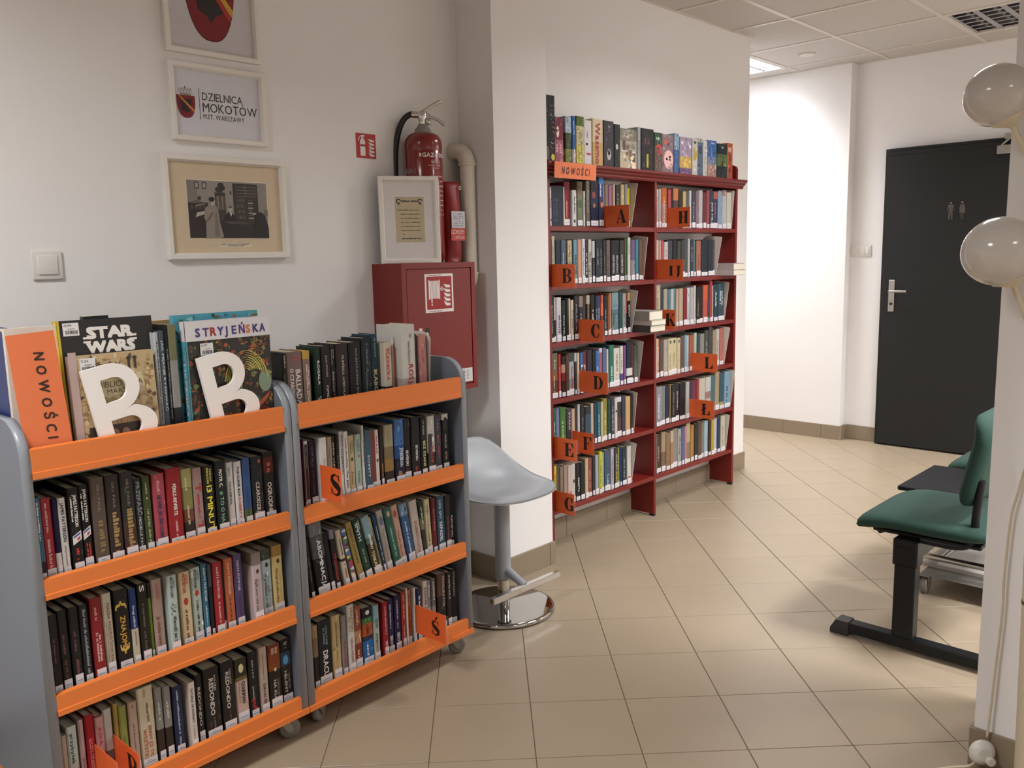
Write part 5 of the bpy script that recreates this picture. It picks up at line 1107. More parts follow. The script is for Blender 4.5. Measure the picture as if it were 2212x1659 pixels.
# ------------------------------------------------------------------ cards, bookends, lying books
CARD = mat('orange_paper_card', 'e2652e', .5, noise=.05, scale=20)
CLEAR = mat('clear_plastic_film', 'f0e6e0', .12, alpha=.05)
def letter_card(M, ch, label, group, L=.15, hh=.102, tuck=.06):
    """stands perpendicular to the shelf: local x points out of the shelf, y up, z towards the reader"""
    t = thing('letter_card', label, 'card', M, group)
    MB().box((-tuck, .001, -.0007), (L-.008, hh, .0003)).build('card', CARD, t)
    D = Dec(); n = len(ch); s = .062
    for k, c in enumerate(ch): fat_letter(D, c, L*.46+(.040*k if n > 1 else 0), hh*.2, s*(.8 if n > 1 or c == 'Ś' else 1))
    D.build('letter', t, T(0, 0, .0004))
    MB().box((L-.012, -.003, .0012), (L+.003, hh+.002, .0015)).build('film', CLEAR, t)
def case_card(ch, x, z, yout, words):
    L = 2.512-yout
    M = frame_m((x, 2.512, z), (0, -1, 0), (0, 0, 1))
    letter_card(M, ch, words, 'letter cards on the red bookcase', L)
for ch, x, z, yo in [('A', 3.278, 1.516, 2.360), ('H', 3.816, 1.521, 2.370), ('B', 2.882, 1.252, 2.362), ('IJ', 3.706, 1.258, 2.338), ('C', 3.079, .994, 2.359), ('K', 3.715, 1.002, 2.388), ('D', 3.086, .752, 2.342), ('L', 4.072, .742, 2.350), ('Ł', 4.046, .487, 2.351), ('F', 3.024, .473, 2.379), ('E', 2.884, .469, 2.365), ('G', 2.889, .213, 2.386)]:
    nm = {'Ł': 'barred L', 'IJ': 'letters I and J', 'L': 'plain L'}.get(ch, 'letter '+ch)
    case_card(ch, x, z, yo, 'orange card with black '+nm+' sticking out of the red bookcase')
def cart_card(key, u, z, L, ch, words, rot=0):
    M = CARTM[key] @ frame_m((u, .03, z), (math.sin(rot), -math.cos(rot), .0), (0, 0, 1))
    letter_card(M, ch, words, 'letter cards on the carts', L, .1)
cart_card('R', .098, .703, .115, 'S', 'orange card with black letter S on right cart, second tier')
cart_card('R', .457, .150, .145, 'Ś', 'orange card with black accented S on right cart, bottom tier')
cart_card('L', .152, .148, .14, 'P', 'orange card with black letter P on left cart, bottom tier')
cart_card('L', .104, .148, .13, 'O', 'orange card left of the P card on left cart, bottom tier')
BEND = mat('white_bookend_plastic', 'cdc8c0', .35, noise=.02)
def bookend(x, zf, ytop, ztop, label, base=True):
    """L-shaped plate whose front edge leans outwards at the top"""
    hgt = ztop-zf
    P = [(2.514, zf+.002), (ytop+.006, ztop-.012), (ytop+.004, ztop-.004), (ytop+.012, ztop), (2.565, ztop+.008), (2.595, ztop-.002), (2.61, ztop-.03), (2.61, zf+.002)]
    t = thing('bookend', label, 'bookend', None, 'white bookends')
    MB().prism(P, x, x+.002, 'x').build('plate', BEND, t)
    if x < 4.46: MB().box((x+.002, 2.53, zf+.0002), (x+.035, 2.605, zf+.0014)).build('foot', BEND, t)
for ch, x, yt, zt, dsc in [('A', 3.497, 2.472, 1.734, 'A'), ('H', 4.478, 2.494, 1.738, 'H'), ('B', 3.602, 2.484, 1.476, 'B'), ('I', 4.309, 2.473, 1.477, 'I and J'), ('C', 3.497, 2.47, 1.212, 'C'), ('K', 4.414, 2.482, 1.22, 'K'), ('D', 3.560, 2.48, .953, 'D'), ('L', 4.416, 2.474, .96, 'plain L'), ('E', 3.515, 2.486, .695, 'E and F'), ('Q', 4.497, 2.482, .699, 'barred L'), ('G', 3.497, 2.479, .434, 'G'), ('P', 4.451, 2.486, .438, 'bottom right')]:
    bookend(x, CASEZ[ch], yt, zt, 'white bookend at the right end of the '+dsc+' books')
te = thing('bookend', 'white rounded bookend behind the last book on the right cart top', 'bookend', CARTM['R'], 'white bookends')
MB().prism([(.078, .938), (.066, 1.125), (.074, 1.14), (.10, 1.15), (.15, 1.15), (.17, 1.11), (.17, .938)], .5935, .5955, 'x').build('plate', BEND, te)
def lying_book(x0, y0, w, d, z, h, label, col, grp):
    """lies flat, fore-edge towards the room"""
    t = thing('book', label, 'book', T(x0, y0, z), grp)
    MB().box((0, 0, 0), (w, d, .0015), lin(col)).box((0, 0, h-.0015), (w, d, h), lin(col)).box((0, 0, .0015), (.0015, d, h-.0015), lin(col)).build('cover', COVER, t)
    MB().rbox((.002, .002, .0016), (w-.002, d-.003, h-.0016), .0008).build('page_block', PAGES2, t)
PAGES2 = mat('pale_book_pages', 'd9d2c0', .8, noise=.06, scale=80, bump=.3, bscale=400)
gp = 'books lying beside the letter C shelf'
lying_book(3.535, 2.425, .135, .2, 1.0005, .034, 'pale book lying at the bottom of the pile of three', '4a4644', gp)
lying_book(3.538, 2.420, .13, .2, 1.035, .026, 'pale book lying in the middle of the pile of three', 'c4c0bc', gp)
lying_book(3.530, 2.428, .12, .195, 1.0615, .045, 'thick pale book lying on top of the pile of three', '9a9690', gp)
gp = 'books lying right of the I and J shelf'
lying_book(4.345, 2.42, .135, .2, 1.2605, .030, 'pale book lying lower in the pile of two at the bookcase edge', 'b8b0ac', gp)
lying_book(4.350, 2.424, .125, .19, 1.291, .036, 'pale book lying upper in the pile of two at the bookcase edge', 'b0a4a4', gp)

# ------------------------------------------------------------------ red bookcase
RED = mat('red_painted_wood', '721a14', .38, noise=.06, scale=14, bump=.05, bscale=80)
FELT = mat('black_glide', '151413', .6)
bc = thing('bookcase', 'dark red wooden bookcase with two bays, cornice and letter cards', 'bookcase', None)
YF, YB = 2.502, 2.655
for x0, x1, zt in ((2.855, 2.876, 1.90), (3.682, 3.702, 1.757), (4.502, 4.523, 1.757)):
    MB().rbox((x0, YF, .012), (x1, YB if x0 > 3.6 else 2.648, 1.757), .0012).build('upright', RED, bc)
    MB().box((x0+.001, YF+.002, 0), (x1-.001, YF+.03, .0118)).build('foot_pad', FELT, bc)
for z in (1.522, 1.26, 1.0, .741, .479, .221):
    for x0, x1 in ((2.877, 3.681), (3.703, 4.501)):
        MB().rbox((x0, YF+.001, z-.022), (x1, YB-.001, z), .0012).build('shelf', RED, bc)
MB().box((2.83, YF, 1.757), (4.535, YB-.002, 1.797)).build('top_board', RED, bc)
CP = [(YF, 1.748), (YF-.008, 1.750), (YF-.012, 1.757), (YF-.013, 1.764), (YF-.022, 1.770), (YF-.026, 1.778), (YF-.036, 1.786), (YF-.038, 1.797), (YF, 1.797)]
MB().prism(CP, 2.83, 4.565, 'x').build('cornice', RED, bc)
SP_ = [(2.503, 1.797), (2.503, 1.86), (2.51, 1.875), (2.535, 1.885), (2.60, 1.886), (2.64, 1.88), (2.655, 1.86), (2.655, 1.797)]
MB().prism(SP_, 4.505, 4.523, 'x').build('top_end_board', RED, bc)
MB().prism(SP_, 2.83, 2.846, 'x').build('top_end_board', RED, bc)

# NOWOSCI sign hanging at the cornice
SIGN = mat('orange_sign_paper', 'e27848', .5, noise=.03)
t = thing('shelf_sign', 'orange paper sign lettered in black, hanging from the bookcase cornice', 'sign', frame_m((2.857, 2.4595, 1.726), (1, 0, 0), (.0, -.05, 1)))
MB().box((0, 0, -.001), (.291, .069, 0)).build('paper', SIGN, t)
Dec().text('NOWOŚCI', .048, .018, .240, .050, '3a1a12', 1, slant=.15, sp=.42, bold=.02).build('lettering', t, T(0, 0, .0002))

# ------------------------------------------------------------------ display on top of the left cart
CL = CARTM['L']
def disp(M, w, h, th, cover, label, deco, spine=None):
    """closed book standing face-on; local x right, y up, z towards the room"""
    t = thing('book', label, 'book', M, 'display books on the left cart')
    c = lin(cover); sp = lin(spine or cover)
    MB().box((0, 0, -.002), (w, h, 0), c).box((0, 0, -th), (w, h, -th+.002), c).box((0, 0, -th+.002), (.002, h, -.002), sp).build('cover', COVER, t)
    MB().box((.0022, .003, -th+.0022), (w-.003, h-.003, -.0022)).build('page_block', PAGES2, t)
    D = Dec(); deco(D); D.build('cover_print', t, T(0, 0, .0003))
    return t
def up_m(u, v, z, lean): return CL @ T(u, v, z) @ frame_m((0, 0, 0), (1, 0, 0), (0, math.sin(lean), math.cos(lean)))
def barcode(D, x, y, w, h, num, ly=4):
    D.rect(x, y, x+w, y+h, 'dcdad8', ly); D.text(num, x+w*.08, y+h*.72, x+w*.55, y+h*.92, '2a2a2a', ly+1)
    rn = random.Random(5); a = x+w*.15
    while a < x+w*.9:
        b = rn.uniform(.0006, .0018); D.rect(a, y+h*.14, a+b, y+h*.42, '2e2e34', ly+1); a += b+rn.uniform(.0006, .0014)
    D.rect(x+w*.3, y+h*.52, x+w*.75, y+h*.56, '6a6a6a', ly+1)
def sw(D):
    D.rect(0, 0, .224, .328, '1f1d1d', 0); D.rect(0, 0, .005, .328, 'c9b030', 1)
    W_ = 'e2dcd6'
    # two lines of heavy connected capitals
    D.text('STAR', .066, .283, .172, .309, W_, 2, bold=.06, sp=.03); D.text('WARS', .062, .249, .174, .275, W_, 2, bold=.06, sp=.03)
    D.rect(.055, .2815, .08, .2865, W_, 2.5); D.rect(.158, .2815, .182, .2865, W_, 2.5); D.rect(.055, .272, .072, .277, W_, 2.5); D.rect(.164, .272, .182, .277, W_, 2.5)
    barcode(D, .012, .292, .036, .03, '69.594')
disp(up_m(.131, .058, .938, .06), .224, .328, .022, '1f1d1d', 'large black hardback with a white two-line title and yellow spine edge', sw, 'c9b030')
def map_art(D, w, h, base, pal, seed, n=90, y0=0):
    rn = random.Random(seed); D.rect(0, y0, w, h, base, 0)
    for k in range(n):
        cx, cy = rn.uniform(.02*w, .98*w), rn.uniform(y0+.02*(h-y0), h*.98); rx, ry = rn.uniform(.002, .011), rn.uniform(.002, .010); m = 7; a0 = rn.uniform(0, 6)
        pts = []
        for q in range(m):
            a = a0+2*math.pi*q/m; rr = rn.uniform(.5, 1); pts.append((min(max(cx+rx*rr*math.cos(a), .0005), w-.0005), min(max(cy+ry*rr*math.sin(a), y0), h-.0005)))
        D.poly(pts, rn.choice(pal), .5+k*.006)
def bib(D):
    map_art(D, .200, .246, 'b9a27a', ['c9b48a', 'a88c5c', '8c7450', 'd0bc92', '5c4a38', '947c58', 'c4a070', 'b09868', 'bea67c'], 4, 420)
    D.rect(0, 0, .018, .255, 'b8a09a', 4)
    D.rect(.06, .145, .17, .185, 'cbbf9c', 4); D.text('BIBLIOTEKA', .062, .165, .168, .18, '5c4c34', 5); D.text('MARZEŃ', .08, .149, .150, .161, '5c4c34', 5)
    D.rect(.03, .01, .15, .075, '3a2c26', 4)
    for x in (.06, .09, .115): D.ell(x, .05, .010, .014, 'a8806a', 5); D.ell(x, .028, .014, .016, '7a3428', 5)
    for x in (.135, .15): D.rect(x, .205, x+.006, .228, '3a342c', 4); D.ell(x+.003, .231, .005, .004, '2e2a24', 5)
    barcode(D, .024, .205, .036, .034, '72.264')
disp(up_m(.138, .040, .938, .04), .200, .246, .016, 'b9a27a', 'beige picture book with map-like cover leaning on the black hardback', bib, 'b8a09a')
BLUEP = ['58a8b8', '3c8ca0', '2c6c84', '8cc4c8', 'b04038', '4c6c3c', '284858']
def strb(D): map_art(D, .245, .322, '4a98aa', BLUEP, 9, 500)
disp(up_m(.418, .078, .938, .04), .245, .322, .02, '4a98aa', 'book with blue patterned cover standing behind the painted-cover book', strb, '4a98aa')
def stry(D):
    w, h = .246, .306
    map_art(D, w, h, '2b2a26', ['3c4a34', '4c5c3c', '5c3a28', '8c4430', 'a8502c', '6c7c4c', '2c342e', '9a8444', '4a2c24', '6a3c30'], 12, 520)
    # pale draped forms, spoked wheel, red ball
    for k in range(9):
        A = arc(.165, .12, .018+.006*k, .05+.006*k, 60-6*k, 200-4*k, 9); D.strip(A, [(a+.004, b+.001) for a, b in A], ['b8ac58', 'a09844', 'c4b868'][k % 3], 7)
    D.ell(.222, .13, .02, .03, '7c9078', 7); D.ell(.213, .036, .026, .024, '8c3c34', 8); D.poly([(.15, .03), (.2, .075), (.235, .1), (.23, .085), (.17, .03)], 'b05434', 8)
    for k in range(8):
        a = k*math.pi/4; D.poly([(.205, .222), (.205+.022*math.cos(a), .222+.026*math.sin(a)), (.205+.022*math.cos(a+.12), .222+.026*math.sin(a+.12))], 'a87c4c', 8)
    A = arc(.205, .222, .019, .022, 0, 360, 16); D.strip(A, arc(.205, .222, .017, .020, 0, 360, 16), 'a87c4c', 8)
    D.rect(0, .255, w, h, 'd5d2d4', 10)
    cols = ['4a3c7c', '5a3a78', '9c3434', '4a3c7c', '5a3a78', '3c3c78', '5a3a78', 'c87838', '3a3468', '4a3c7c']
    for k, c in enumerate('STRYJEŃSKA'): D.text(c, .028+.0207*k, .266, .044+.0207*k, .288, cols[k], 11, keep=True, bold=.035)
    barcode(D, .038, .216, .036, .032, '71.977', 11)
    D.rect(0, 0, .004, .255, '4a98aa', 10)
t = disp(up_m(.4225, .046, .938, .0), .246, .306, .022, 'cfccd0', 'painted-cover art book with a white band of coloured capitals', stry, '4a98aa')
D = Dec(); D.rect(-.022, 0, -.0005, .255, '4a98aa', 0); rn = random.Random(2)
for k in range(60):
    a, b = rn.uniform(-.021, -.003), rn.uniform(.002, .25); D.ell(a, b, .0016, .003, rn.choice(BLUEP), 1, 6)
D.text('STRYJEŃSKA', -.016, .06, -.005, .2, 'd8d4d0', 2, True); D.rect(-.022, .255, -.0005, .306, 'cfccd0', 1)
D.build('spine_print', t, frame_m((-.0004, 0, 0), (0, 0, 1), (0, 1, 0)))
# white block letters B
WHT = mat('white_letter_board', 'f0ebe6', .4, noise=.01)
def big_b(u, label):
    def ring(pts): return pts
    outer = [(0, 0), (0, .215), (.062, .215)]+arc(.062, .156, .062, .059, 88, -78, 14)+arc(.072, .054, .072, .054, 68, -90, 16)
    i1 = [(.036, .125), (.036, .182)]+arc(.066, .1535, .027, .0285, 90, -90, 10)
    i2 = [(.036, .030), (.036, .082)]+arc(.076, .056, .030, .026, 90, -90, 10)
    bm = bmesh.new()
    for lp in (outer, i1, i2):
        vs = [bm.verts.new((p[0], p[1], 0)) for p in lp]
        for a, b in zip(vs, vs[1:]+vs[:1]): bm.edges.new((a, b))
    bmesh.ops.triangle_fill(bm, use_beauty=True, use_dissolve=False, edges=bm.edges[:])
    r = bmesh.ops.extrude_face_region(bm, geom=bm.faces[:]); bmesh.ops.translate(bm, verts=[v for v in r['geom'] if isinstance(v, bmesh.types.BMVert)], vec=(0, 0, .010))
    bmesh.ops.recalc_face_normals(bm, faces=bm.faces[:])
    me = bpy.data.meshes.new('block_letter'); bm.to_mesh(me); bm.free(); me.materials.append(WHT)
    M = CL @ T(u, .0305, .9378) @ frame_m((0, 0, 0), (1, 0, 0), (0, .02, 1)) @ RZ(math.radians(10))
    tag(link('block_letter', me, None, M), label, 'letter', 'white block letters')
big_b(.191, 'white block letter B in front of the beige map-like book')
big_b(.4765, 'white block letter B in front of the painted-cover art book')
# orange sign with vertical lettering, leaning on the big books
t = thing('shelf_sign', 'tall orange sign with vertical black lettering on the left cart', 'sign', up_m(.0270, .030, .938, .03) @ RZ(.055))
MB().box((0, 0, -.0012), (.100, .306, 0)).build('paper', SIGN, t)
Dec().text('NOWOŚCI', .050, .066, .072, .262, '2a1510', 1, True, slant=.12, sp=.5, bold=.02).build('lettering', t, T(0, 0, .0003))
# spines between and behind the display books
gp = 'books standing behind the display on the left cart'
def back_book(u, w, h, v, col, tx, label, d=.105): put_book(book_parts(w, h, d, col, tx, False, 5), CL @ T(u, v, .938), label, gp)
back_book(.3455, .012, .285, .052, 'b9bcbc', [['~', '3a3a3c', .08, .9, .3, .7]], 'pale thin spine right of the black hardback')
back_book(.3580, .014, .288, .052, '4c5860', [['JAK PIĘKNIE RYSOWAĆ', 'd0d4d4', .08, .7, .3, .65]], 'slate spine with white lettering behind the display gap')
back_book(.3725, .009, .302, .052, '1e1e20', [['~', '8c8c8c', .2, .8, .3, .7]], 'narrow black spine behind the display gap')
back_book(.3822, .022, .302, .052, [(.3, '7c7c5c'), (.7, '9c9c98'), (1, '2a2a2e')], [], 'olive and grey spine beside the blue patterned book')
back_book(.030, .052, .31, .10, '2e3a74', [['^bar', 'd0ccd4', .55, .62, .1, .7]], 'dark blue spine at the far left behind the orange sign', .24)
t = thing('book', 'wide cream book showing its page edge behind the orange sign', 'book', CL @ T(.0235, .085, .938), gp)
MB().box((0, 0, 0), (.12, .003, .318), lin('d8d0c4')).box((0, .010, 0), (.12, .013, .318), lin('d8d0c4')).build('cover', COVER, t); MB().box((.001, .0032, .001), (.118, .0098, .316)).build('page_block', PAGES2, t)
t = thing('book', 'tan-covered book lying behind the display, top edge showing', 'book', CL @ T(.255, .165, .938), gp)
MB().box((0, 0, 0), (.21, .02, .307), lin('a8845c')).build('cover', COVER, t); MB().box((.002, .003, .305), (.205, .017, .3075)).build('page_block', PAGES, t)
t = thing('book', 'dark book whose top edge shows above the black hardback', 'book', CL @ T(.215, .135, .938), gp)
MB().box((0, 0, 0), (.06, .02, .331), lin('2a2a2c')).build('cover', COVER, t); MB().box((.002, .003, .329), (.058, .017, .3315)).build('page_block', PAGES, t)
# ------------------------------------------------------------------ pictures on the left wall
FRM = mat('white_frame', 'e6e1d9', .45, noise=.02)
def picture(name, label, M, w, h, bw, dep, deco, back='d8d6da', grp='framed pictures on the left wall'):
    t = thing(name, label, 'picture', M, grp)
    f = MB()
    def bar(a, b, q):   # mitred bar with an inner slope
        pass
    o = [(0, 0), (w, 0), (w, h), (0, h)]; i_ = [(bw, bw), (w-bw, bw), (w-bw, h-bw), (bw, h-bw)]; m_ = [(bw*.7, bw*.7), (w-bw*.7, bw*.7), (w-bw*.7, h-bw*.7), (bw*.7, h-bw*.7)]
    vs = [(*p, 0) for p in o]+[(*p, dep*.92) for p in o]+[(p[0]*.985+w*.0075, p[1]*.985+h*.0075, dep) for p in o]+[(*p, dep) for p in m_]+[(*p, dep*.55) for p in i_]+[(*p, 0) for p in i_]
    fs = []
    for r in range(5):
        for k in range(4): j = (k+1) % 4; fs.append((r*4+k, r*4+j, r*4+4+j, r*4+4+k))
    f.add(vs, fs); f.build('frame', FRM, t)
    D = Dec(); D.rect(bw*.9, bw*.9, w-bw*.9, h-bw*.9, back, 0); deco(D, bw, bw, w-2*bw, h-2*bw); D.build('print', t, T(0, 0, dep*.35))
    return t
def shield(D, cx, top, w, h, ly=2):
    def out(k): 
        return [(cx-w/2*k, top-h*.5*(1-k)), (cx+w/2*k, top-h*.5*(1-k))]+[(cx+w/2*k*math.cos(math.radians(a))**.8, top-h*.5*(1-k)-h*.28*k-h*.72*k*math.sin(math.radians(a))) for a in range(0, 91, 9)]+[(cx-w/2*k*math.cos(math.radians(a))**.8, top-h*.5*(1-k)-h*.28*k-h*.72*k*math.sin(math.radians(a))) for a in range(81, -1, -9)]
    D.poly(out(1), '5c1418', ly); D.poly(out(.97), '7c1c22', ly+1)
    k = .62; D.poly([(cx-w*.3, top-h*.14), (cx-w*.12, top-h*.18), (cx, top-h*.13), (cx+w*.12, top-h*.18), (cx+w*.3, top-h*.14), (cx+w*.29, top-h*.45), (cx+w*.24, top-h*.68), (cx+w*.08, top-h*.73), (cx, top-h*.80), (cx-w*.08, top-h*.73), (cx-w*.24, top-h*.68), (cx-w*.29, top-h*.45)], '2a2220', ly+2)
    D.poly([(cx-w*.46, top-h*.02), (cx-w*.34, top-h*.02), (cx+w*.44, top-h*.66), (cx+w*.36, top-h*.76)], 'a8302c', ly+3)
    D.poly([(cx-w*.40, top-h*.02), (cx-w*.34, top-h*.02), (cx+w*.45, top-h*.63), (cx+w*.41, top-h*.70)], 'c8a03c', ly+4)
def deco1(D, x, y, w, h): shield(D, x+w*.49, y+h*.79, w*.62, h*.72)
picture('wall_picture', 'white frame with a large red coat of arms, topmost on the wall', frame_m((1.254, YW, 2.043), (1, 0, 0), (0, 0, 1)), .325, .44, .021, .02, deco1, 'c9c5c8')
def deco2(D, x, y, w, h):
    shield(D, x+w*.115, y+h*.60, w*.21, h*.35)
    # crown
    cx = x+w*.115; b = y+h*.605
    D.rect(cx-w*.062, b, cx+w*.062, b+h*.02, '8c7868', 2)
    for k in range(5):
        q = cx+(k-2)*w*.030; A = arc(q, b+h*.055, w*.016, h*.04, -60, 240, 10); D.strip(A, [(a+(q-a)*.3, c+(b+h*.055-c)*.3) for a, c in A], '9a8676', 2); D.ell(q, b+h*.10, w*.006, h*.010, '8c7868', 3, 8)
    D.rect(cx-w*.004, b+h*.10, cx+w*.004, b+h*.135, '6a5a4c', 3); D.rect(cx-w*.009, b+h*.115, cx+w*.009, b+h*.122, '6a5a4c', 3)
    D.rect(x+w*.268, y+h*.245, x+w*.273, y+h*.74, '2a2628', 2)
    D.text('DZIELNICA', x+w*.305, y+h*.555, x+w*.79, y+h*.685, '26242a', 2)
    D.text('MOKOTÓW', x+w*.305, y+h*.375, x+w*.965, y+h*.525, '26242a', 2)
    D.text('M.ST. WARSZAWY', x+w*.305, y+h*.265, x+w*.80, y+h*.345, '26242a', 2)
picture('wall_picture', 'white frame with small red crest and three lines of dark lettering', frame_m((1.255, YW, 1.776), (1, 0, 0), (0, 0, 1)), .332, .240, .021, .02, deco2, 'd2d0d8')
def deco3(D, x, y, w, h):
    D.rect(x, y, x+w, y+h, 'cdbb9c', 1)
    px, py, pw, ph = x+w*.145, y+h*.165, w*.725, h*.645
    D.rect(px-.002, py-.002, px+pw+.002, py+ph+.002, 'e0d8c8', 2)
    R = lambda a, b, c, e, col, ly=4: D.rect(px+pw*a, py+ph*b, px+pw*c, py+ph*e, col, ly)
    P = lambda col, ly, *p: D.poly([(px+pw*a, py+ph*b) for a, b in p], col, ly)
    E = lambda a, b, rx, ry, col, ly: D.ell(px+pw*a, py+ph*b, pw*rx, ph*ry, col, ly, 14)
    R(0, 0, 1, 1, '8f8780', 3); R(0, .45, .12, 1, '7c746e', 4); R(.88, .3, 1, 1, '8a827c', 4)
    for a in (.09, .18): R(a, .85, a+.055, .97, '4a4340', 5); R(a+.012, .87, a+.043, .95, 'a09890', 6)
    R(0, 0, .24, .62, '2c2624', 5); R(.12, .66, .16, .72, '3a3432', 6); P('5c544e', 6, (.0, .6), (.1, .66), (.24, .6)); P('b0a8a0', 7, (.08, .36), (.2, .42), (.22, .48), (.1, .44)); P('7c746c', 7, (.08, .54), (.2, .58), (.22, .6), (.1, .58))
    for k in range(4): R(.03+.05*k, .5, .06+.05*k, .56, '4c4440', 6)
    R(.33, .25, .46, .80, '3c3634', 5)
    for k in range(6): R(.345+.018*k, .5, .357+.018*k, .74, ['6c645e', '8c847c', '5a524c'][k % 3], 6)
    for k in range(5): E(.40+.03*math.cos(k*1.3), .88+.05*math.sin(k*1.9), .035, .045, '2e2a28', 6+.2*k)
    R(.37, .79, .43, .85, '443e3a', 6)
    R(.56, .22, .88, .97, '332d2a', 5)
    for k in range(4): R(.60, .74+.055*k, .86, .75+.055*k, '7c746e', 6)
    R(.715, .74, .722, .95, '7c746e', 6)
    for q in range(4):
        for k in range(6): R(.60+.018*k, .34+.1*q, .612+.018*k, .41+.1*q, ['5c544e', '4a4440', '6a625c'][(k+q) % 3], 6)
        R(.745, .35+.09*q, .81, .37+.09*q, 'a8a098', 7); R(.75, .40+.09*q, .80, .41+.09*q, '7c746c', 7)
    E(.53, .80, .012, .04, '3a3432', 6)
    # seated figure behind the desk
    P('1f1b1a', 7, (.42, .30), (.44, .40), (.49, .46), (.55, .42), (.59, .30)); E(.51, .51, .028, .055, 'b0a69c', 8); P('d8d0c8', 8, (.50, .45), (.53, .45), (.52, .38)); E(.512, .55, .026, .022, '5c544e', 9)
    # desk
    P('2a2422', 7, (.36, .0), (.36, .30), (.80, .27), (.86, .0)); P('4c4440', 8, (.40, .30), (.62, .30), (.80, .25), (.50, .25))
    # standing man in a pale raincoat
    P('8c8278', 9, (.19, .0), (.20, .28), (.18, .36), (.20, .52), (.26, .60), (.33, .58), (.36, .48), (.37, .28), (.41, .02), (.36, .0)); P('746a62', 10, (.30, .02), (.31, .30), (.33, .5), (.35, .3), (.36, .02)); P('6a6058', 10, (.19, .28), (.24, .30), (.30, .44), (.28, .46))
    E(.30, .645, .030, .06, 'a89c90', 10); E(.288, .675, .034, .04, '1e1a19', 11); R(.27, .575, .31, .60, 'c8c0b4', 11)
    # dark figure at the right
    P('221d1c', 9, (.80, .0), (.82, .25), (.84, .42), (.90, .48), (.96, .42), (1, .2), (1, 0)); P('b0a8a0', 9, (.79, .43), (.83, .46), (.85, .44), (.82, .42)); R(.96, .4, 1, .52, '6c645e', 8)
    # caption slip
    D.rect(x+w*.40, y+h*.062, x+w*.70, y+h*.108, 'd9cdb8', 2); D.scrawl(x+w*.41, y+h*.088, x+w*.69, y+h*.102, '6a5a48', 3); D.scrawl(x+w*.47, y+h*.068, x+w*.63, y+h*.082, '6a5a48', 3)
picture('wall_picture', 'white frame with an old black-and-white library photograph in a beige mount', frame_m((1.212, YW, 1.404), (1, 0, 0), (0, 0, 1)), .431, .327, .021, .022, deco3, 'cdbb9c')

# fire extinguisher sign
def flames(D, x, y, w, h, col, ly):
    """five stacked flame tongues leaning left"""
    for k in range(5):
        b = y+h*(.02+.19*k); s = 1-.08*k
        D.poly([(x+w*.95, b), (x+w*.35, b), (x+w*(.12), b+h*.10), (x+w*.02, b+h*.22*s), (x+w*.42, b+h*.13), (x+w*.95, b+h*.10)], col, ly)
SRED = mat('sign_red', 'b3201e', .35, noise=.02)
t = thing('fire_sign', 'small red square sign with white fire extinguisher and flames', 'sign', frame_m((1.963, YW, 1.769), (1, 0, 0), (0, 0, 1)))
MB().box((0, 0, 0), (.090, .090, .0015)).build('board', SRED, t)
D = Dec(); w_ = 'e8e4e0'
D.poly([(.018, .008), (.040, .008), (.041, .06), (.036, .07), (.022, .07), (.017, .06)], w_, 1); D.rect(.024, .068, .034, .078, w_, 1); D.poly([(.02, .078), (.04, .08), (.038, .084), (.02, .082)], w_, 1)
A = arc(.022, .062, .013, .018, 60, 180, 8); D.strip(A, [(a+.004, b) for a, b in A], w_, 1); D.rect(.018, .042, .041, .050, 'a82420', 2)
flames(D, .055, .006, .028, .070, w_, 1); D.build('pictogram', t, T(0, 0, .0018))

# ------------------------------------------------------------------ hydrant cabinet
CRED = mat('red_cabinet_steel', '7a1f19', .42, noise=.03, scale=25)
XC0, XC1, YC, ZC0, ZC1 = 2.010, 2.386, 2.483, .866, 1.374
t = thing('hydrant_cabinet', 'red wall cabinet with a fire hose reel sign', 'cabinet', None)
MB().box((XC0, YC+.006, ZC0), (XC1, YW-.0005, ZC1)).build('body', CRED, t)
f = MB()
for a, b in (((XC0, ZC1-.02), (XC1, ZC1)), ((XC0, ZC0), (XC1, ZC0+.02)), ((XC0, ZC0+.02), (XC0+.021, ZC1-.02)), ((XC1-.021, ZC0+.02), (XC1, ZC1-.02))): f.box((a[0], YC-.001, a[1]), (b[0], YC+.006, b[1]))
f.build('front_frame', CRED, t)
dr = MB().rbox((XC0+.0235, YC+.001, ZC0+.0235), (XC1-.0235, YC+.006, ZC1-.0235), .0015).build('door', CRED, t)
D = Dec(); x, z = .112, .318
D.rect(x, z, x+.145, z+.148, 'e6e0dc', 0); D.rect(x+.008, z+.012, x+.137, z+.138, '9c1e1c', 1); D.scrawl(x+.012, z+.141, x+.085, z+.145, '8a4a48', 2); D.scrawl(x+.012, z+.003, x+.085, z+.007, '8a4a48', 2)
W_ = 'eae4e0'
for k in range(8): D.rect(x+.022+.0062*k, z+.053, x+.0265+.0062*k, z+.122, W_, 2)
D.rect(x+.018, z+.05, x+.022, z+.126, W_, 2); D.rect(x+.0715, z+.05, x+.0755, z+.126, W_, 2); D.rect(x+.030, z+.037, x+.036, z+.053, W_, 2); D.rect(x+.031, z+.026, x+.036, z+.034, W_, 2)
A = arc(x+.086, z+.09, .0085, .0085, 0, 360, 16); D.strip(A, arc(x+.086, z+.09, .006, .006, 0, 360, 16), W_, 2); D.rect(x+.085, z+.082, x+.087, z+.098, W_, 2); D.rect(x+.075, z+.089, x+.095, z+.091, W_, 2)
flames(D, x+.094, z+.022, .036, .092, W_, 2)
D.build('hose_reel_sign', dr, frame_m((XC0, YC+.0006, ZC0), (1, 0, 0), (0, 0, 1)))
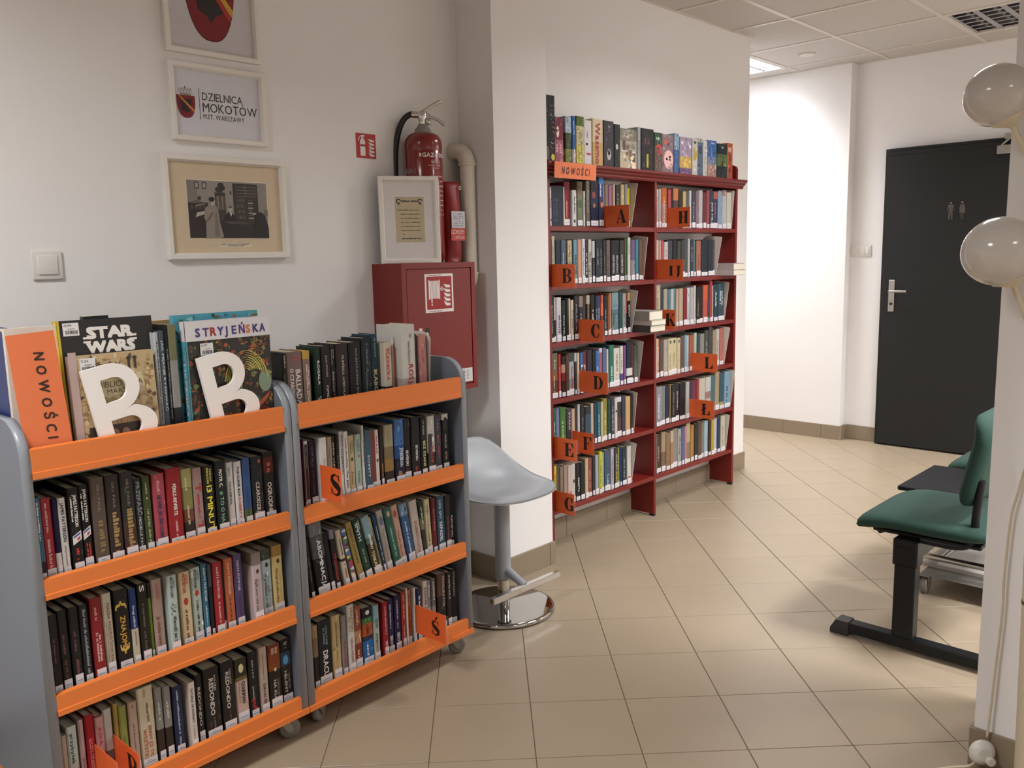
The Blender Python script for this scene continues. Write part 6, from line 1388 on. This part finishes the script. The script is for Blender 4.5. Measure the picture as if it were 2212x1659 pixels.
D = Dec(); D.rect(.076, .205, .092, .262, 'ddd6d0', 0); D.text('1. NOWY', .079, .209, .089, .258, 'a02c28', 1, True); D.rect(.106, .215, .128, .262, '2e2422', 0); D.ell(.116, .232, .008, .013, 'd8d0c8', 1, 10)
D.scrawl(.125, .165, .15, .170, '4a1412', 1); D.scrawl(.125, .14, .155, .158, '4a1412', 1, rows=3); D.rect(.125, .148, .155, .1485, '4a1412', 1)
D.build('door_stickers', dr, frame_m((XC0, YC+.0006, ZC0), (1, 0, 0), (0, 0, 1)))
D = Dec(); D.rect(.292, .03, .349, .085, 'd9d5d2', 0); D.scrawl(.298, .034, .310, .08, '6a6a72', 1, True); D.scrawl(.316, .036, .330, .078, '8c8c94', 1, True, rows=2); D.rect(.338, .036, .339, .08, '8c8c94', 1)
D.build('paper_label', dr, frame_m((XC0, YC+.0006, ZC0), (1, 0, 0), (0, 0, 1)))

# ------------------------------------------------------------------ fire extinguisher on the cabinet
EX_, EYY = 2.225, 2.583; ZT = ZC1
ERED = mat('red_extinguisher_enamel', '7a1515', .2, noise=.02, coat=.5)
BLK = mat('black_rubber_hose', '1c1b1c', .4, bump=.1)
CHR = mat('chrome', 'd8d6d2', .12, 1, noise=.02)
t = thing('fire_extinguisher', 'red fire extinguisher with black hose standing on the cabinet', 'fire extinguisher', T(EX_, EYY, ZT))
r0 = .073
MB().lathe([(.062, .0), (.066, .012), (r0, .02), (r0, .425), (r0-.001, .427), (r0, .43), (r0, .455), (r0-.004, .472), (r0-.014, .487), (r0-.030, .496), (.026, .50)], 40).build('cylinder', ERED, t)
MB().lathe([(.034, .498), (.030, .51), (.022, .52), (.016, .53)], 24).build('collar', mat('grey_collar', '8c8680', .4), t)
vd = Vector((.69, -.72, 0)); # handle direction, to the right of the photograph
def vv(a, z, o=0): return (vd.x*a+.72*o, vd.y*a+.69*o, z)
MB().lathe([(.013, .528), (.014, .545), (.018, .55), (.018, .575), (.012, .58)], 16).build('valve', CHR, t)
MB().tube(interp_path([vv(-.018, .562), vv(.0, .575), vv(.04, .60), vv(.075, .615)], 4), [.007]*12+[.005], 8).build('upper_lever', CHR, t)
MB().tube(interp_path([vv(.0, .556), vv(.03, .556), vv(.06, .545), (vd.x*.085, vd.y*.085, .525)], 4), .006, 8).build('lower_handle', CHR, t)
MB().tube([vv(.018+.014*math.cos(a*.42), .552+.018*math.sin(a*.42)) for a in range(16)], .0014, 6).build('safety_ring', BLK, t)
MB().lathe([(.0001, .008), (.012, .007), (.012, -.007), (.0001, -.008)], 16, cap=False).build('pressure_gauge', CHR, t, T(*vv(.025, .538)) @ RX(math.pi/2) @ RY(.7))
hs = interp_path([vv(-.012, .565), vv(-.045, .568), vv(-.075, .545), vv(-.098, .49), vv(-.11, .42), vv(-.113, .30), vv(-.108, .18)], 5)
MB().tube(hs, .0115, 12).build('hose', BLK, t); MB().tube([vv(-.012, .565), vv(-.040, .5675)], .013, 12).build('hose_ferrule', CHR, t)
# printed wrap on the cylinder, facing the room (angles measured around the cylinder)
D = Dec()
D.text('GAZ-TECH', .0, .315, .112, .331, 'e0d8d0', 1, bold=.02); D.rect(-.012, .316, -.004, .330, 'd8d0c8', 1); D.rect(-.018, .308, .1, .3092, 'd8b8b0', 1); D.rect(-.018, .262, .1, .2632, 'd8b8b0', 1); D.rect(-.018, .262, -.0168, .309, 'd8b8b0', 1)
D.text('GAŚNICA', .035, .292, .075, .304, 'e0d8d0', 1); D.scrawl(.022, .281, .08, .287, 'c89c98', 1); D.scrawl(.035, .271, .07, .277, 'c89c98', 1)
D.rect(-.085, .252, -.03, .275, 'cfc9c4', 1); D.scrawl(-.08, .256, -.04, .272, '8c8c94', 2, rows=3)
for k in range(9): D.scrawl(.03, .24-.018*k, .095, .247-.018*k, 'd0a8a4', 1)
b = D.b; a0 = math.atan2(-.72, -.69)-.02
b2 = []
for (px_, pz, pl) in b.v:
    an = a0+px_/r0; rr = r0+.0004+pl; b2.append((rr*math.cos(an), rr*math.sin(an), pz+.085))
# split long faces so the print follows the cylinder
b.v = b2; b.build('label_print', INK, t)

# ------------------------------------------------------------------ small frame leaning on the cabinet top
pA = Vector((2.012, 2.603, ZT)); pB = Vector((2.208, 2.486, ZT)); ex = (pB-pA).normalized(); w4 = (pB-pA).length
nr = Vector((ex.y, -ex.x, 0)); up = (Vector((0, 0, 1))*math.cos(.03)-nr*math.sin(.03))
def deco4(D, x, y, w, h):
    D.rect(x, y, x+w, y+h, 'd9d4d2', 1)
    a, b, c, e = x+w*.22, y+h*.21, x+w*.80, y+h*.80
    D.rect(a, b, c, e, 'bfb092', 2); ww, hh = c-a, e-b
    for s in (-1, 1):
        cx = a+ww*(.5+.37*s)
        A = arc(cx, b+hh*.91, ww*.09, hh*.05, 0, 300, 12); D.strip(A, arc(cx, b+hh*.91, ww*.055, hh*.028, 0, 300, 12), '3a3a44', 3); D.ell(cx, b+hh*.85, ww*.03, hh*.025, '3a3a44', 3, 8)
    D.scrawl(a+ww*.22, b+hh*.885, a+ww*.78, b+hh*.94, '3a3a44', 3)
    for k in range(7): D.scrawl(a+ww*(.08 if k == 0 else .18), b+hh*(.70-.09*k), a+ww*(.85 if k < 6 else .34), b+hh*(.725-.09*k), '4a4034', 3, seed=k)
    D.scrawl(a+ww*.2, b+hh*.065, a+ww*.88, b+hh*.105, '2e2e38', 3)
picture('table_picture', 'white frame with a small beige certificate leaning on the fire extinguisher', frame_m(pA, ex, up), w4, .325, .019, .018, deco4, 'd9d4d2', 'framed picture on the cabinet')

# ------------------------------------------------------------------ fire blanket pouch
BAG = mat('red_blanket_pouch', '861618', .42, noise=.08, scale=10, bump=.5, bscale=14)
t = thing('fire_blanket_pouch', 'red fire blanket pouch upside down beside the extinguisher', 'pouch', T(2.340, 2.560, ZT))
b = bmesh.new(); bmesh.ops.create_grid(b, x_segments=8, y_segments=14, size=.5)
vs = []; nb = MB(); nx, nz = 9, 15
for side in (-1, 1):
    for iz in range(nz):
        for ix in range(nx):
            u, v = ix/(nx-1), iz/(nz-1); bul = .026*math.sin(math.pi*u)**.6*(.35+.65*math.sin(math.pi*min(1, v*1.02+.02))**.4)+.004
            vs.append((-.04+.082*u+.002*math.sin(9*v), side*bul+.003*math.sin(14*v+3*u), .001+.315*v))
b.free(); fs = []
for s in range(2):
    o = s*nx*nz
    for iz in range(nz-1):
        for ix in range(nx-1): q = (o+iz*nx+ix, o+iz*nx+ix+1, o+(iz+1)*nx+ix+1, o+(iz+1)*nx+ix); fs.append(q if s == 0 else q[::-1])
rim = [iz*nx for iz in range(nz)]; o = nx*nz
for iz in range(nz-1):
    for e in (0, nx-1): fs.append((iz*nx+e, (iz+1)*nx+e, o+(iz+1)*nx+e, o+iz*nx+e))
for ix in range(nx-1):
    for e in (0, nz-1): fs.append((e*nx+ix, e*nx+ix+1, o+e*nx+ix+1, o+e*nx+ix))
nb.add(vs, fs, None, 0, True); nb.build('pouch_body', BAG, t)
MB().lathe([(.0055, -.001), (.0085, .001), (.0085, .002), (.0055, .003)], 16, cap=False).build('eyelet', CHR, t, T(.028, -.023, .292) @ RX(math.pi/2))
D = Dec(); D.rect(-.03, .135, .042, .20, 'c9c6c8', 0); D.scrawl(-.024, .14, .034, .195, '8c8ca0', 1, rows=6); D.rect(-.034, .085, .042, .134, 'b83a2c', 0)
D.build('paper_label', t, frame_m((0, -.0335, 0), (1, 0, 0), (0, 0, 1)))
D = Dec(); D.text('GAŚNICZY', -.036, .092, .036, .108, 'ddd4cc', 1); D.text('WYLANY', -.036, .115, .014, .128, 'ddd4cc', 1)
D.build('lettering', t, frame_m((0, -.0340, .219), (-1, 0, 0), (0, 0, -1)))

# ------------------------------------------------------------------ white pipe
PIPE = mat('cream_painted_pipe', 'ddd6c8', .35, noise=.04, scale=20, bump=.08)
PX, PY = 2.449, 2.575
t = thing('wall_pipe', 'thick cream painted pipe bending into the wall beside the cabinet', 'pipe', None)
pts = [(PX, PY, 1.325), (PX, PY, 1.55), (PX, PY, 1.765)]
MB().tube(pts, .0305, 20).build('pipe', PIPE, t)
ar = [(PX, PY+.058-.058*math.cos(a*math.pi/16), 1.765+.058*math.sin(a*math.pi/16)) for a in range(9)]+[(PX, YW-.001, 1.823)]
MB().tube(ar, .034, 20).build('elbow', PIPE, t)
ar = [(PX, PY+.058-.058*math.cos(a*math.pi/16), 1.325-.058*math.sin(a*math.pi/16)) for a in range(9)]+[(PX, YW-.001, 1.267)]
MB().tube(ar, .034, 20).build('elbow', PIPE, t)
for z in (1.766, 1.326): MB().lathe([(.033, -.006), (.0365, -.003), (.0365, .004), (.033, .007)], 24).build('coupling_ring', PIPE, t, T(PX, PY, z))

# ------------------------------------------------------------------ bar stool
SEAT = mat('grey_blue_stool_plastic', 'a0a4a9', .32, noise=.01)
SX, SY = 2.290, 2.268
t = thing('bar_stool', 'light grey bar stool with chrome foot disc and footrest', 'stool', T(SX, SY, 0))
MB().lathe([(.194, .0), (.198, .003), (.2, .006)], 64).build('base_gasket', BLK, t)
MB().lathe([(.2, .006), (.2, .016), (.197, .019), (.188, .0205), (.05, .0225), (.03, .024)], 64).build('base_disc', mat('mirror_chrome', 'b8b6b2', .06, 1, noise=.01), t)
MB().lathe([(.024, .022), (.024, .16)], 28).build('lower_column', CHR, t)
MB().lathe([(.031, .13), (.031, .14), (.0315, .46), (.034, .478)], 28).build('column', SEAT, t)
MB().lathe([(.0255, .126), (.0255, .132)], 24).build('column_seal', BLK, t)
MB().tube([(.0, -.02, .165), (0, -.115, .130)], [.019, .014], 14).build('footrest_arm', SEAT, t)
MB().rbox((-.19, -.137, .112), (.19, -.112, .137), .003).build('footrest_bar', CHR, t)
mb = MB(); nu, nv = 36, 12; vs = []; fs = []
def seatz(x, y):
    s = max(0, (y+.02)/.2); rise = .145*s**2.0*max(0, 1-(abs(x)/.245)**5)
    dip = -.020*max(0, 1-(x/.16)**2-((y+.03)/.12)**2)
    return .512+rise+dip-.018*max(0, (-y-.08)/.1)**2-.012*(abs(x)/.2)**3*max(0, -y/.2+.4)
for side in (0, 1):
    for iv in range(nv+1):
        for iu in range(nu):
            a = 2*math.pi*iu/nu; k = iv/nv; ca, sa = math.cos(a), math.sin(a); sup = 1/(abs(ca)**2.7+abs(sa)**2.7)**(1/2.7)
            x = .212*k*ca*sup; y = .19*k*sa*sup*(1.0 if sa > 0 else .98)
            th = .011*(1-.55*k**6)
            vs.append((x, y, seatz(x, y)-(th if side else 0)))
for side in (0, 1):
    o = side*(nv+1)*nu
    for iv in range(nv):
        for iu in range(nu):
            j = (iu+1) % nu; q = (o+iv*nu+iu, o+iv*nu+j, o+(iv+1)*nu+j, o+(iv+1)*nu+iu); fs.append(q if side else q[::-1])
for iu in range(nu): j = (iu+1) % nu; o = (nv+1)*nu; fs.append((nv*nu+iu, nv*nu+j, o+nv*nu+j, o+nv*nu+iu))
mb.add(vs, fs, None, 0, True); mb.build('seat', SEAT, t)
MB().rbox((-.07, -.07, .466), (.07, .07, .478), .004).build('seat_plate', DARKP, t)

# ------------------------------------------------------------------ beam bench with green seats
BMET = mat('black_powder_steel', '121315', .42, spec=.3, noise=.03)
GRN = mat('dark_green_upholstery', '183a2f', .85, noise=.06, scale=60, bump=.25, bscale=500)
t = thing('beam_bench', 'waiting bench with dark green seats and a black table on a steel beam', 'bench', None)
YP = .965
def leg(x):
    MB().rbox((x-.025, .55, .012), (x+.025, 1.155, .050), .004).build('foot_bar', BMET, t)
    for y0, y1 in ((1.15, 1.216), (.50, .555)):
        s = 1 if y0 > 1 else -1
        pf = [(y0, 0), (y1, 0), (y1, .018), (y1-.02, .053), (y0, .053)] if s > 0 else [(y0, 0), (y1, 0), (y1, .053), (y0+.02, .053), (y0, .018)]
        MB().prism(pf, x-.028, x+.028, 'x').build('foot_cap', DARKP, t)
    MB().rbox((x-.025, YP-.035, .05), (x+.025, YP+.035, .33), .003).build('post', BMET, t)
    MB().rbox((x-.031, YP-.041, .31), (x+.031, YP+.041, .405), .004).box((x-.033, YP-.02, .372), (x-.031, YP+.022, .378)).build('post_bracket', BMET, t)
leg(2.957); leg(4.72)
MB().rbox((2.96, YP-.03, .325), (4.75, YP+.03, .385), .004).build('beam', BMET, t)
def cushion(name, x0, x1, y0, y1, z, th, M=None):
    """rounded waterfall cushion"""
    mb = MB(); n = 40; prof = []; vs = []; fs = []
    K = [(0, -th*.55), (.55, -th*.5), (.86, -th*.42), (.97, -th*.2), (1.0, 0), (.985, th*.22), (.93, th*.40), (.8, th*.5), (.5, th*.54), (0, th*.55)]
    cx, cy = (x0+x1)/2, (y0+y1)/2
    for (k, dz) in K:
        for i in range(n):
            a = 2*math.pi*i/n; ca, sa = math.cos(a), math.sin(a); p = 8; s = 1/(abs(ca)**p+abs(sa)**p)**(1/p)
            yy = sa*s*k; zz = dz+z
            if yy > .4: zz -= (yy-.4)**2*.10
            else: zz += .012*(yy*.5)**2
            vs.append((cx+(x1-x0)/2*ca*s*k, cy+(y1-y0)/2*yy, zz))
    for r_ in range(len(K)-1):
        for i in range(n): j = (i+1) % n; fs.append((r_*n+i, r_*n+j, (r_+1)*n+j, (r_+1)*n+i))
    mb.add(vs, fs, None, 0, True); return mb.build(name, GRN, t, M)
def seat(x0, x1):
    cushion('seat_cushion', x0, x1, .70, 1.155, .452, .058)
    MB().rbox((x0+.05, .74, .405), (x1-.05, 1.09, .42), .004).tube([(x0+.08, 1.075, .40), (x0+.16, 1.075, .385)], .011, 8).build('seat_pan', BMET, t)
    MB().box((x0+.1, YP-.05, .385), (x1-.1, YP+.05, .408)).build('seat_bracket', BMET, t)
    # backrest: a cushion stood up and curved stays
    M = T((x0+x1)/2, .775, .69) @ RX(math.radians(102)) @ T(-(x0+x1)/2, -.93, -.452)
    cushion('backrest', x0+.03, x1-.03, .775, 1.085, .452, .060, M)
    for xx in (x0+.06, x1-.06): MB().tube(interp_path([(xx, .93, .402), (xx, .82, .402), (xx, .772, .43), (xx, .765, .52), (xx, .755, .64)], 4), .013, 8).build('back_stay', BMET, t)
seat(2.915, 3.385); seat(3.925, 4.395)
MB().rbox((3.425, .75, .438), (3.86, 1.17, .456), .003).build('table_top', mat('black_table_laminate', '0f0f12', .55, spec=.25, noise=.03), t)
MB().box((3.55, YP-.05, .385), (3.73, YP+.05, .438)).build('table_bracket', BMET, t)

# low trolley standing behind the bench leg
WBO = mat('white_board', 'a39d95', .5)
t = thing('low_trolley', 'low trolley with chrome push bar and casters behind the bench', 'trolley', T(3.62, .62, 0))
MB().rbox((0, -.1, .078), (.5, .50, .098), .003).build('deck', WBO, t)
MB().tube(interp_path([(-.03, .50, .135), (-.03, .48, .135), (-.03, .30, .135), (-.03, -.1, .135)], 3), .013, 10).build('push_bar', CHR, t)
for yy in (.42, .20): MB().tube([(-.03, yy, .135), (.22, yy-.05, .20)], .010, 8).build('strut', ZINC, t)
MB().rbox((-.045, .16, .112), (-.015, .19, .15), .003).build('yellow_clip', mat('yellow_plastic', 'a8943c', .5), t)
for cx, cy in ((-.09, .46), (-.09, 0), (.44, .46), (.44, 0)):
    MB().rbox((cx-.02, cy-.02, .072), (cx+.02, cy+.02, .079), .001).prism([(cx-.02, .072), (cx+.02, .072), (cx+.012, .03), (cx-.012, .03)], cy-.019, cy-.016, 'y').prism([(cx-.02, .072), (cx+.02, .072), (cx+.012, .03), (cx-.012, .03)], cy+.016, cy+.019, 'y').build('caster_fork', ZINC, t)
    MB().lathe([(.012, -.013), (.031, -.013), (.034, -.008), (.034, .008), (.031, .013), (.012, .013)], 22).build('caster_wheel', RUB, t, T(cx, cy, .034) @ RX(math.pi/2))
MB().box((-.11, -.02, .079), (.46, .48, .0795)).build('caster_frame', ZINC, t)

# ------------------------------------------------------------------ floor lamp with globes
GLOBE = mat('opal_glass', 'c4bdb4', .14, noise=.01, coat=.2)
CRM = mat('cream_lamp_metal', 'cfc3a8', .4, noise=.03)
t = thing('floor_lamp', 'floor lamp with two opal globes on thin cream arms at the right edge', 'floor lamp', None)
DP = 1.95
def atD(px, py, dp=DP):
    dx, dy = (px-1106)/1833.87, (py-829.5)/1833.87
    return CAM+dp*Vector([RW[0][k]*dx+RW[1][k]*dy+RW[2][k] for k in range(3)])
G1 = Vector((2.202, .550, 1.3775)); G2 = Vector((2.243, .585, 1.732)); PT = Vector((2.300, .470, .0))
ptop = Vector((2.285, .492, 1.62))
def globe(c, foot, rr):
    ax = (foot-c).normalized(); zz = -ax
    xx = zz.cross(Vector((0, 1, .2))).normalized(); yy = zz.cross(xx)
    M = Matrix(((xx.x, yy.x, zz.x, c.x), (xx.y, yy.y, zz.y, c.y), (xx.z, yy.z, zz.z, c.z), (0, 0, 0, 1)))
    prof = [(rr*.52, -rr*.80)]+[(rr*math.sin(math.radians(a)), -rr*math.cos(math.radians(a))*.95) for a in range(36, 180, 8)]+[(.0005, rr*.95)]
    g_ = MB().lathe(prof, 40, cap=False).build('globe', GLOBE, t, M)
    MB().lathe([(rr*.54, -rr*.77), (rr*.5, -rr*.86), (rr*.2, -rr*1.02), (.007, -rr*1.1)], 28).build('globe_cap', CRM, t, M)
    MB().tube([c+ax*rr*1.05, foot], .0065, 10).build('arm', CRM, t)
globe(G1, Vector((2.2940, .4590, 1.10)), .082)
globe(G2, Vector((2.2995, .4665, 1.46)), .073)
MB().tube([(2.280, .434, .025), (2.303, .472, 1.72)], .030, 20).build('pole', CRM, t)
MB().tube([(2.2868, .4452, .525), (2.2869, .4454, .533)], .0312, 20).build('pole_ring', mat('brown_ring', '5c4836', .5), t)
MB().lathe([(.11, 0), (.115, .006), (.112, .02), (.04, .028), (.03, .03)], 36).build('base', CRM, t, T(2.280, .432, 0))
cord = interp_path([(2.293, .470, .95), (2.372, .508, .829), (2.374, .520, .765), (2.372, .530, .70), (2.372, .536, .537), (2.373, .535, .456), (2.372, .542, .288), (2.368, .549, .122), (2.366, .552, .10)], 4)
MB().tube(cord, .0032, 8).build('cord', CRM, t)
sw_ = MB().lathe([(.012, -.016), (.026, -.014), (.034, -.004), (.034, .004), (.026, .014), (.018, .017)], 28).build('foot_switch', mat('white_switch_plastic', 'd8d4cc', .35), t, T(2.350, .556, .062) @ RZ(.75) @ RY(-math.pi/2) @ RX(.0))
MB().lathe([(.012, .012), (.012, .026), (.010, .028)], 16).build('switch_button', MATS['white_switch_plastic'], sw_, T(-.014, -.012, 0))
MB().tube(interp_path([(2.350, .566, .035), (2.345, .585, .012), (2.315, .625, .005), (2.25, .665, .004), (2.1, .70, .004)], 4), .0032, 8).build('floor_cord', CRM, t)
